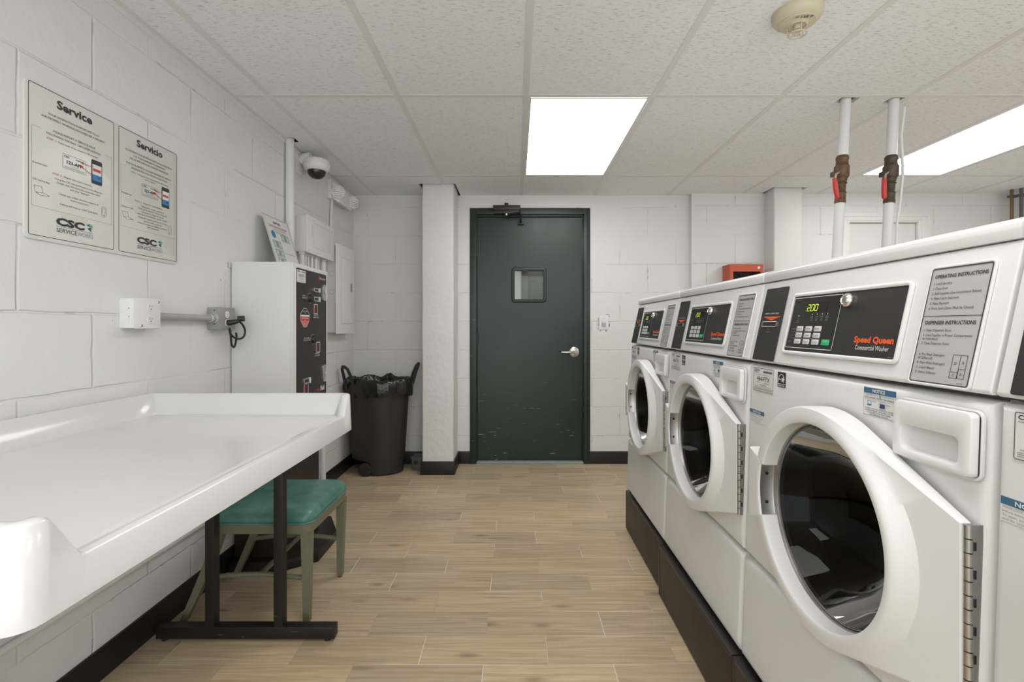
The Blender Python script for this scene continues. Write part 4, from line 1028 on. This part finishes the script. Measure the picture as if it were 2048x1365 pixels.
    gx = cx+.038; mb.poly(A, [(gx, y_(.318)), (gx+.012, y_(.324)), (gx+.015, y_(.312))], 'blue2', h0); mb.poly(A, [(gx+.015, y_(.312)), (gx+.012, y_(.324)), (gx+.024, y_(.320)), (gx+.020, y_(.305))], 'green2', h0); mb.poly(A, [(gx+.004, y_(.308)), (gx+.015, y_(.313)), (gx+.019, y_(.299))], 'navy', h0)
    mb.line(A, cx-.062, y_(.2955), cx+.060, y_(.2955), .0010, 'ink', h0)
    mb.text(A, cx-.060, y_(.2785), 'SERVICE', .0125, 'ink', 'L', .066, off=h0+.0004); mb.text(A, cx+.008, y_(.2785), 'WORKS', .0125, 'grey_ink', 'L', .054, off=h0+.0004)
    t.part(nm, mb, None, 'Spanish panel of the notice' if es else 'English panel of the notice', fix=False)
panel('printed_panel', x_(1.3335), x_(1.6185), 1, False); panel('printed_panel', x_(1.638), x_(1.9185), .98, True)

# ------------------------------------------------------------------ outlets and conduits on the left wall
def receptacle(mb, A, cx, cy, s=1.0, ins='lt_ink'):
    mb.plate(A, cx-.0135*s, cy-.015*s, cx+.0135*s, cy+.015*s, 0, .0022, ins, .010*s)
    for dx in (-.0055, .0055): mb.rect(A, cx+dx*s-.0008, cy-.001, cx+dx*s+.0008, cy+.007*s, 'ink', .0026)
    mb.disc(A, cx, cy-.0075*s, .0024*s, 'ink', .0026, 10)
t = Thing('outlet_box', (LX, 1.71, H+.045), 'white painted double outlet box below the service sign', 'outlet')
mb = MB(); mb.box(LX-.005, 1.650, H-.007, LX+.046, 1.772, H+.097, 'painted', .006)
for z in (.024, .066): mb.disc(fr((LX+.024, 1.6499, H), (1, 0, 0), (0, 0, 1)), -.004, z, .014, 'painted', .0006, 20)
for x, z in ((.008, .062), (.008, .034)): mb.disc(fr((LX+.024, 1.6499, H), (1, 0, 0), (0, 0, 1)), x, z, .0016, 'ink', .0012, 10)
t.part('box', mb)
A = fr((LX+.046, 1.648, H-.008), (0, 1, 0), (0, 0, 1)); mb = MB(); mb.plate(A, 0, 0, .126, .107, 0, .003, 'painted', .008, .001)
A2 = fr((LX+.049, 1.648, H-.008), (0, 1, 0), (0, 0, 1)); receptacle(mb, A2, .076, .076, .98, 'plastic'); receptacle(mb, A2, .076, .033, .98, 'plastic')
for x, y in ((.115, .096), (.036, .010)): mb.lathe(A2 @ Vector((x, y, 0)), (1, 0, 0), [(.005, 0), (.004, .002), (0, .002)], 'steel', 12)
t.part('cover_plate', mb)
mb = MB(); mb.tube([(-1.325, 1.77, H+.0365), (-1.325, 2.115, H+.035)], .0135, 'gconduit', 16); mb.lathe((-1.325, 2.085, H+.0352), (0, 1, 0), [(.0135, 0), (.019, .002), (.019, .018), (.016, .026), (.022, .028), (.022, .034)], 'gconduit', 16)
recalc(mb); tag(mb.build('conduit'), 'short grey metal conduit running between the two outlet boxes', 'conduit')
t = Thing('outlet_box', (LX, 2.18, H+.035), 'grey metal outlet box beside the white card machine with cord plugged in', 'outlet')
mb = MB(); mb.box(LX-.005, 2.116, H-.014, LX+.042, 2.250, H+.084, 'gbox', .006)
for x, z in ((.010, .070), (.010, .052), (.010, .010)): mb.disc(fr((LX+.024, 2.1159, H), (1, 0, 0), (0, 0, 1)), x, z, .003, 'ink', .0006, 10)
t.part('box', mb)
A = fr((LX+.042, 2.116, H-.014), (0, 1, 0), (0, 0, 1)); mb = MB(); mb.plate(A, 0, 0, .134, .098, 0, .004, 'gbox', .006, .001)
A2 = fr((LX+.046, 2.116, H-.014), (0, 1, 0), (0, 0, 1)); receptacle(mb, A2, .072, .067, .98); receptacle(mb, A2, .072, .030, .98)
t.part('cover_plate', mb)
mb = MB(); px = LX+.048
mb.tube([(px, 2.188, H+.016), (px+.022, 2.192, H+.018), (px+.040, 2.205, H+.024)], [.013, .012, .009], 'black', 12)
mb.cyl((px+.036, 2.205, H+.034), (px+.062, 2.215, H+.036), .013, 'rubber', n=16)
loop = [(px+.04+.0*k, 2.205, H+.024) for k in range(1)] + [(px+.045, 2.225, H+.010), (px+.05, 2.24, H-.02), (px+.045, 2.235, H-.050), (px+.03, 2.21, H-.058), (px+.012, 2.19, H-.035), (px+.008, 2.19, H-.01), (px+.010, 2.195, H-.04), (px+.006, 2.21, H-.085), (px+.004, 2.235, H-.095), (px+.002, 2.255, H-.05), (px-.01, 2.27, H-.03)]
sm = []
for i in range(len(loop)-1):
    for k in range(5):
        P0, P1, P2, P3 = [Vector(loop[min(max(j, 0), len(loop)-1)]) for j in (i-1, i, i+1, i+2)]; s = k/5
        sm.append(.5*((2*P1)+(-P0+P2)*s+(2*P0-5*P1+4*P2-P3)*s*s+(-P0+3*P1-3*P2+P3)*s**3))
mb.tube(sm, .0045, 'black', 8); recalc(mb); tag(mb.build('power_cord'), 'black power cord and plug looping from the grey outlet box', 'cord')
mb = MB(); mb.tube([(LX+.026, 2.84, .0), (LX+.026, 2.84, CEIL+.05)], .0245, 'pipe', 20); recalc(mb); tag(mb.build('conduit'), 'thick white vertical pipe on the left wall rising beside the camera', 'pipe')
mb = MB(); mb.tube([(LX+.008, FY+.02, .300), (LX+.008, 2.17, .300)], .011, 'painted', 12); recalc(mb); tag(mb.build('wall_raceway'), 'thin white raceway along the left wall under the folding table', 'raceway')

# camera
t = Thing('security_camera', (LX, 3.03, H+1.0), 'white dome security camera on wall bracket just below the ceiling', 'camera')
mb = MB(); A = fr((LX, 2.96, H+.945), (0, 1, 0), (0, 0, 1)); mb.plate(A, 0, 0, .105, .138, 0, .012, 'plastic', .006, .002)
for x, y in ((.02, .02), (.085, .02), (.02, .118), (.085, .118)): mb.disc(A, x, y, .004, 'grey_ink', .0125, 10)
mb.tube([(LX+.01, 3.02, H+1.03), (LX+.04, 3.02, H+1.05), (LX+.075, 3.02, H+1.055)], [.03, .03, .03], 'plastic', 16, flat=1.2); t.part('wall_bracket', mb)
mb = MB(); o = (-1.250, 3.03, H+1.046); mb.lathe(o, (0, 0, -1), [(0, 0), (.066, 0), (.076, .006), (.080, .020), (.080, .034), (.0785, .0345), (.0785, .037), (.080, .0375), (.078, .050), (.070, .064), (.060, .072), (.055, .072)], 'plastic', 40, cap0=True); t.part('housing', mb)
mb = MB(); mb.lathe(o, (0, 0, -1), [(.055, .070), (.053, .086), (.045, .102), (.030, .114), (.012, .119), (.001, .120)], 'dome', 32, cap1=True); t.part('dome', mb, None, 'dark smoked dome')

# upper electrical box
t = Thing('electrical_box', (LX, 3.18, H+.57), 'white surface electrical box above the card machine with conduits below it', 'electrical box')
mb = MB(); mb.box(LX, 2.968, H+.463, -1.287, 3.392, H+.682, 'painted', .003)
for x, z in ((.02, .60), (.03, .50), (.05, .655)): mb.lathe((LX+x, 2.968, H+z), (0, -1, 0), [(.005, 0), (.005, .002), (0, .002)], 'painted', 12)
t.part('box', mb)
A = fr((-1.287, 2.960, H+.457), (0, 1, 0), (0, 0, 1)); mb = MB(); mb.plate(A, 0, 0, .440, .232, 0, .006, 'painted', .003, .001); mb.line(A, .075, .10, .075, .18, .002, 'ink', .0064); mb.outline(A, .10, .045, .36, .20, .0012, 'grime', .0064, .01)
for x, y in ((.03, .015), (.25, .06), (.10, .212), (.40, .2)): mb.disc(A, x, y, .004, 'grey_ink', .0066, 10)
t.part('cover_plate', mb)
for i, (y, r) in enumerate(((2.995, .016), (3.045, .008), (3.085, .008), (3.135, .012), (3.195, .016), (3.245, .008), (3.32, .020))):
    mb = MB(); mb.tube([(LX+.028, y, .0), (LX+.028, y, H+.47)], r, 'pipe', 12); mb.lathe((LX+.028, y, H+.463), (0, 0, -1), [(r+.005, 0), (r+.005, .015), (r+.001, .018)], 'pipe', 12)
    recalc(mb); tag(mb.build('conduit'), 'white painted conduit dropping from the electrical box to the floor', 'conduit', 'white conduits below the electrical box')

t = Thing('breaker_panel', (LX, 3.62, H+.27), 'tall white breaker panel on the left wall near the corner', 'breaker panel')
mb = MB(); mb.box(LX, 3.458, H-.045, -1.281, 3.79, H+.585, 'painted', .003)
for z in (.36, .23): mb.outline(fr((LX, 3.4575, H), (1, 0, 0), (0, 0, 1)), .02, z, .055, z+.035, .0012, 'grime', .0006, .015)
t.part('box', mb)
A = fr((-1.281, 3.432, H-.054), (0, 1, 0), (0, 0, 1)); mb = MB(); mb.plate(A, 0, 0, .380, .648, 0, .006, 'painted', .002, .001); t.part('cover', mb)
mb = MB(); mb.plate(A, .095, .075, .345, .560, .006, .008, 'painted', .002, .0005); mb.outline(A, .094, .074, .346, .561, .0012, 'grime', .0083, .001)
pd = t.part('panel_door', mb, fix=False)
mb = MB(); mb.plate(A, .285, .318, .320, .385, .008, .011, 'gbox', .002); t.part('latch', mb, pd, 'grey latch')

t = Thing('emergency_light', (LX, 3.65, H+.98), 'white twin-head emergency light high on the left wall by the corner', 'emergency light')
mb = MB(); mb.box(LX, 3.47, H+.925, LX+.028, 3.80, H+1.062, 'plastic', .003); mb.hexa([(LX+.028, 3.49, H+.93), (LX+.07, 3.52, H+.90), (LX+.07, 3.78, H+.90), (LX+.028, 3.80, H+.93), (LX+.028, 3.49, H+1.05), (LX+.075, 3.52, H+1.02), (LX+.075, 3.78, H+1.02), (LX+.028, 3.80, H+1.05)], 'plastic', .004); t.part('body', mb)
for (x, y, z, dx, dy) in ((LX+.065, 3.50, H+.975, .40, -1), (LX+.085, 3.76, H+.965, .8, -.8)):
    mb = MB(); ax = Vector((dx, dy, -.15)); mb.lathe((x, y, z), ax, [(.0, -.05), (.022, -.048), (.036, -.03), (.046, 0), (.048, .016), (.044, .018)], 'plastic', 28)
    hd = t.part('lamp_head', mb)
    mb = MB(); mb.lathe((x, y, z), ax, [(.044, .014), (.030, .018), (0, .0195)], 'lens', 28)
    F = fr(Vector((x, y, z))+ax.normalized()*.0200, Vector((0, 0, 1)).cross(ax), (0, 0, 1)) 
    for k in (-2, -1, 0, 1, 2): mb.rect(F, -.036+abs(k)*.006, k*.014-.0015, .036-abs(k)*.006, k*.014+.0015, 'grime', .0004)
    t.part('lens', mb, hd, fix=False)
mb = MB(); mb.tube([(LX+.012, 3.53, H+.93), (LX+.012, 3.515, H+.84), (LX+.012, 3.50, H+.66)], .011, 'pipe', 10); recalc(mb); tag(mb.build('conduit'), 'thin white conduit below the emergency light', 'conduit')

# ------------------------------------------------------------------ trash can with liner
t = Thing('trash_can', (-1.09, 3.83, 0), 'charcoal wheeled trash can in the back left corner with black liner', 'trash can')
def ring(rx, ry, z, n=96, lim=1.0, cx=-1.09, cy=3.835):
    return [(cx+max(rx*math.cos(2*PI*i/n), -lim), cy+ry*math.sin(2*PI*i/n), z) for i in range(n)]
mb = MB(); mb.loops([ring(.188, .135, .004, lim=.010), ring(.197, .143, .012, lim=.012), ring(.202, .147, .075, lim=.014), ring(.204, .148, .098, lim=.024), ring(.206, .149, .112, lim=.055), ring(.207, .150, .118, lim=.12), ring(.208, .151, .124, lim=.19), ring(.209, .151, .14), ring(.222, .162, .35), ring(.238, .175, .60), ring(.243, .180, .66), ring(.250, .186, .665), ring(.252, .188, .70), ring(.246, .184, .712), ring(.238, .176, .705), ring(.22, .16, .5)], 'can', cap0=True, cap1=True)
t.part('bin', mb)
for y in (3.705, 3.945):
    mb = MB(); mb.lathe((-1.152, y, .052), (0, -1, 0), [(.0, -.02), (.050, -.02), (.052, -.014), (.052, .014), (.048, .02), (.030, .021), (.028, .017), (.010, .017), (.009, .022), (0, .023)], 'rubber', 28, cap0=False); t.part('wheel', mb)
for bx, by, ddx, ddy in ((-1.262, 3.700, -.50, -.87), (-.862, 3.925, .90, .43)):
    D_ = Vector((ddx, ddy, 0)).normalized(); T_ = Vector((-D_.y, D_.x, 0)); o = Vector((bx, by, 0))
    mb = MB(); P = [o+D_*q*.86+T_*w_*.85+Vector((0, 0, z)) for q, w_, z in ((0, -.045, .655), (.020, -.048, .70), (.045, -.045, .775), (.070, -.036, .828), (.082, -.012, .846), (.082, .012, .846), (.070, .036, .828), (.045, .045, .775), (.020, .048, .70), (0, .045, .655))]
    mb.tube(P, .0105, 'can', 10, flat=1.3); A = fr(o-D_*.012, T_, (0, 0, 1)); mb.plate(A, -.045, .60, .045, .675, -.01, .022, 'can', .01, .004); mb.plate(A, -.045, .60, .045, .675, -.03, -.01, 'can', .01); t.part('handle', mb)
mb = MB(); n = 180; rows = []
spec = [(.80, .50, .010), (.86, .62, .012), (.905, .675, .014), (.93, .705, .016), (.955, .735, .020), (.985, .745, .018), (1.02, .742, .012), (1.055, .722, .010), (1.075, .695, .010), (1.082, .665, .011), (1.075, .640, .012), (1.062, .622, .012)]
for j, (sc, z, am) in enumerate(spec):
    row = []
    for i in range(n):
        a = 2*PI*i/n
        w_ = noise.noise(Vector((math.cos(a)*4, math.sin(a)*4, j*.16)))+.6*noise.noise(Vector((math.cos(a)*12, math.sin(a)*12, j*.25)))+.35*noise.noise(Vector((math.cos(a)*30, math.sin(a)*30, j*.3)))
        dz = .028*noise.noise(Vector((math.cos(a)*3+7, math.sin(a)*3, 3))) + .010*noise.noise(Vector((math.cos(a)*11+7, math.sin(a)*11, 3)))
        if j > 9: dz += .03*noise.noise(Vector((math.cos(a)*2.5, math.sin(a)*2.5, 9)))
        sl = -.008 if j > 8 else 0
        k = sc + am*w_*2.0
        row.append((-1.09+.250*k*math.cos(a), 3.835+.186*k*math.sin(a)*.99, z+dz*(1 if j > 2 else .3)+sl))
    rows.append(row)
mb.loops([[(-1.09+.15*math.cos(2*PI*i/n), 3.835+.10*math.sin(2*PI*i/n), .42) for i in range(n)]]+rows, 'bag', cap0=True, cap1=False); recalc(mb)
tag(mb.build('bin_liner', sharp=180), 'crumpled black plastic liner folded over the rim of the trash can', 'bag')
t = Thing('pest_trap', (-.79, 3.9, 0), 'small dark box on the floor half hidden behind the white column', 'box')
mb = MB(); mb.hexa([(-.82, 3.86, 0), (-.735, 3.84, 0), (-.735, 3.99, 0), (-.80, 4.0, 0), (-.845, 3.88, .10), (-.74, 3.86, .105), (-.74, 3.98, .105), (-.83, 4.0, .10)], 'greyp', .004); t.part('box', mb)
mb = MB(); mb.cyl((-.80, 3.868, .06), (-.80, 3.860, .06), .016, 'black', n=16); t.part('entry_hole', mb)

# ------------------------------------------------------------------ light switch, fire cabinet
t = Thing('light_switch', (.74, BY, H+.03), 'white light switch on the block wall right of the green door', 'switch')
A = fr((.74, BY, H+.03), (1, 0, 0), (0, 0, 1)); mb = MB(); mb.plate(A, -.036, -.059, .036, .059, 0, .006, 'plastic', .004, .003); t.part('cover_plate', mb)
mb = MB(); mb.rim(A, -.017, -.034, .017, .034, .0012, .005, .0068, 'grime', .002); mb.plate(A, -.017, 0, .017, .034, .005, .0085, 'plastic', .002, .001); mb.plate(A, -.017, -.034, .017, 0, .005, .0072, 'label_grey', .002, .001); t.part('rocker', mb, fix=False)
mb = MB(); random.seed(8)
for k in range(26):
    a = random.choice(((-1, 0), (1, 0), (0, 1), (0, -1))); s = random.uniform(-.06, .06)
    x, y = (a[0]*.046, s) if a[0] else (s*.7, a[1]*.068)
    if (a[0] == 0 and random.random() < .4): continue
    w_, h_ = (random.uniform(.002, .004), random.uniform(.005, .014)) if a[0] else (random.uniform(.006, .014), random.uniform(.002, .004))
    mb.poly(A, [(x-w_, y-h_*.6), (x+w_*.8, y-h_), (x+w_, y+h_*.7), (x-w_*.7, y+h_)], 'grime', .0006)
t.part('chipped_paint', mb, None, 'dark chipped paint around the plate', fix=False)['kind'] = 'stuff'
t = Thing('extinguisher_cabinet', (1.84, BY2, 1.4), 'red fire extinguisher cabinet with glass front beside the back right column', 'cabinet')
x0_, x1_, y0_, z0_, z1_ = 1.709, 1.972, 3.84, H-.12, H+.495
mb = MB(); 
for b in ((x0_, y0_+.012, z0_, x0_+.006, BY2, z1_), (x1_-.006, y0_+.012, z0_, x1_, BY2, z1_), (x0_, y0_+.012, z1_-.006, x1_, BY2, z1_), (x0_, y0_+.012, z0_, x1_, BY2, z0_+.006)): mb.box(*b, 'redbox', .001)
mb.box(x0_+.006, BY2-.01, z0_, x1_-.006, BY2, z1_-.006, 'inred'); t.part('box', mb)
A = fr((x0_, y0_+.012, H), (1, 0, 0), (0, 0, 1)); W = x1_-x0_; mb = MB()
holes(mb, A, (0, W), (-.12, .495), [(.026, -.08, W-.020, .437)], 'redbox', .012, .012); dd = t.part('door', mb)
mb = MB(); mb.rect(A, .026, -.08, W-.020, .437, 'glass', .004); t.part('glass', mb, dd)
mb = MB(); mb.lathe(A @ Vector((W-.034, .466, .012)), (0, -1, 0), [(.010, 0), (.010, .003), (.004, .004), (0, .004)], 'steel', 18); t.part('lock', mb, dd)
t = Thing('fire_extinguisher', (1.84, 3.92, H-.1), 'fire extinguisher dimly seen behind the glass of the red cabinet', 'extinguisher')
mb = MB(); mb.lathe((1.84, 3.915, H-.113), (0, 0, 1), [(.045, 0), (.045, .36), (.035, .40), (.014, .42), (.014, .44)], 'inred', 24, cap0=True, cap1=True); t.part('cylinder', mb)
mb = MB(); mb.tube([(1.84, 3.915, H+.32), (1.84, 3.915, H+.40), (1.80, 3.90, H+.415)], .009, 'black', 8); mb.box(1.83, 3.87, H+.365, 1.85, 3.93, H+.378, 'steel', .002); t.part('valve', mb)

# ------------------------------------------------------------------ water pipes behind the washers
for i, (xt, xb, body, lab) in enumerate(((1.603, 1.560, 'rust', 'left of the two white water pipes with brown valve behind the washers'), (1.838, 1.800, 'rust2', 'right of the two white water pipes, with dark valve and loose cable'))):
    t = Thing('water_pipe', (xb, 2.34, 0), lab, 'pipe', 'water pipes behind the washers')
    zt, zb_ = CEIL+.15, 1.0
    X = lambda z: xb+(xt-xb)*(z-H-.32)/(1.0985-.32)
    pt = lambda z: (X(z), 2.34, z)
    mb = MB(); v0, v1 = H+.600, H+.820
    mb.tube([pt(v1-.01), pt(v1+.1), pt(zt)], .0228, 'pipe', 18); mb.tube([pt(.0), pt(H), pt(v0+.01)], .0222, 'pipe', 18); t.part('pipe', mb)
    mb = MB(); hh = v1-v0; o = Vector(pt(v0)); ax = Vector(pt(v1))-o
    if i: hh -= .0
    prof = [(.0235, -.004), (.025, .01), (.0235, .015), (.0235, .045), (.026, .048), (.0235, .052), (.0225, .09), (.026, .094), (.0235, .10), (.026, .118), (.030, .123), (.033, .13), (.0335, .175), (.0275, .182), (.026, .205), (.0285, .21), (.0275, .222), (.0235, .228)]
    mb.lathe(o, ax, prof, body, 20)
    mb.box(X(v0+.15)-.048, 2.325, v0+.125, X(v0+.15)-.02, 2.355, v0+.150, body, .004)
    vb = t.part('ball_valve', mb, None, 'brown ball valve' if not i else 'dark tarnished ball valve')
    mb = MB(); hx = X(v0+.12)-.048
    mb.tube([(hx+.018, 2.315, v0+.137), (hx, 2.308, v0+.125), (hx-.006, 2.305, v0+.095)], .006, 'steel', 8, flat=1.6); hl_ = t.part('handle_stem', mb, vb)
    mb = MB(); q = .012 if not i else -.002
    mb.tube([(hx-.008, 2.305, v0+.108), (hx-.008+q*.4, 2.305, v0+.06), (hx-.006+q, 2.305, v0+.018), (hx-.006+q, 2.305, v0+.010)], [.009, .010, .010, .006], 'redh', 12, flat=1.1); t.part('handle', mb, vb, 'red lever handle')
mb = MB(); px = lambda z: 1.800+.038*(z-H-.32)/.78
mb.tube([(px(H+1.04)+.0265, 2.305, H+1.05), (px(H+.9)+.024, 2.315, H+.92), (px(H+.8)+.030, 2.31, H+.82), (px(H+.72)+.037, 2.31, H+.74), (px(H+.6)+.030, 2.31, H+.60), (px(H+.5)+.024, 2.315, H+.5), (px(H+.3)+.026, 2.315, H+.3), (px(.9)+.026, 2.315, .9)], .006, 'pipe', 8); recalc(mb)
tag(mb.build('loose_cable'), 'thin white cable following the right water pipe', 'cable')
for x, y, m_, lab in ((3.985, 3.87, 'brownp', 'brown vertical pipe in the far right corner'), (4.02, 3.83, 'greyp', 'dark grey vertical pipe in the far right corner, rightmost')):
    mb = MB(); mb.tube([(x, y, 0), (x, y, CEIL)], .0115, m_, 12); mb.box(x-.02, y-.014, CEIL-.065, x+.035, y+.02, CEIL-.045, 'greyp', .002); recalc(mb); tag(mb.build('vertical_pipe'), lab, 'pipe')

# ------------------------------------------------------------------ heat detector
t = Thing('heat_detector', (.985, 1.70, CEIL), 'round beige heat detector on the ceiling marked 135 F', 'detector')
o = Vector((.985, 1.685, CEIL))
mb = MB(); mb.lathe(o, (0, 0, -1), [(.080, 0), (.081, .004), (.079, .016), (.076, .022)], 'beige', 56); mb.lathe(o, (0, 0, -1), [(.076, .022), (.071, .030), (.060, .037), (.0555, .038), (.0545, .0365)], 'beige', 56); t.part('base', mb)
mb = MB(); mb.lathe(o, (0, 0, -1), [(.0555, .0375), (.0580, .0372), (.0590, .0392), (.057, .0415), (.038, .0425), (.032, .047), (.028, .0505), (.026, .047), (.012, .044), (.010, .060), (0, .060)], 'beige', 56); t.part('sensor_cap', mb)
mb = MB(); c_ = o+Vector((0, 0, -.078))
mb.tube([c_+Vector((.0285*math.cos(2*PI*k/28), .0285*math.sin(2*PI*k/28), 0)) for k in range(28)], .0021, 'beige', 8, closed=True)
mb.tube([c_+Vector((.009*math.cos(2*PI*k/16), .009*math.sin(2*PI*k/16), 0)) for k in range(16)], .0024, 'beige', 8, closed=True)
for k in range(3):
    a = -PI/2-.1+2*PI*k/3; u_ = Vector((math.cos(a), math.sin(a), 0)); mb.tube([c_+u_*.009, c_+u_*.0285], .0018, 'beige', 6); mb.tube([c_+u_*.0285, o+Vector((0, 0, -.042))+u_*.033], .0018, 'beige', 6)
t.part('cage', mb)
mb = MB(); A = fr(o+Vector((.002, -.0445, -.0424)), (1, -.10, 0), (-.10, -1, 0)); mb.text(A, .006, -.0070, '135 F', .0125, 'ink', 'C', .038, True, off=.0012); mb.rect(A, -.030, -.006, -.019, .003, 'gbox', .0012)
t.part('marking', mb, None, 'black lettering', fix=False)
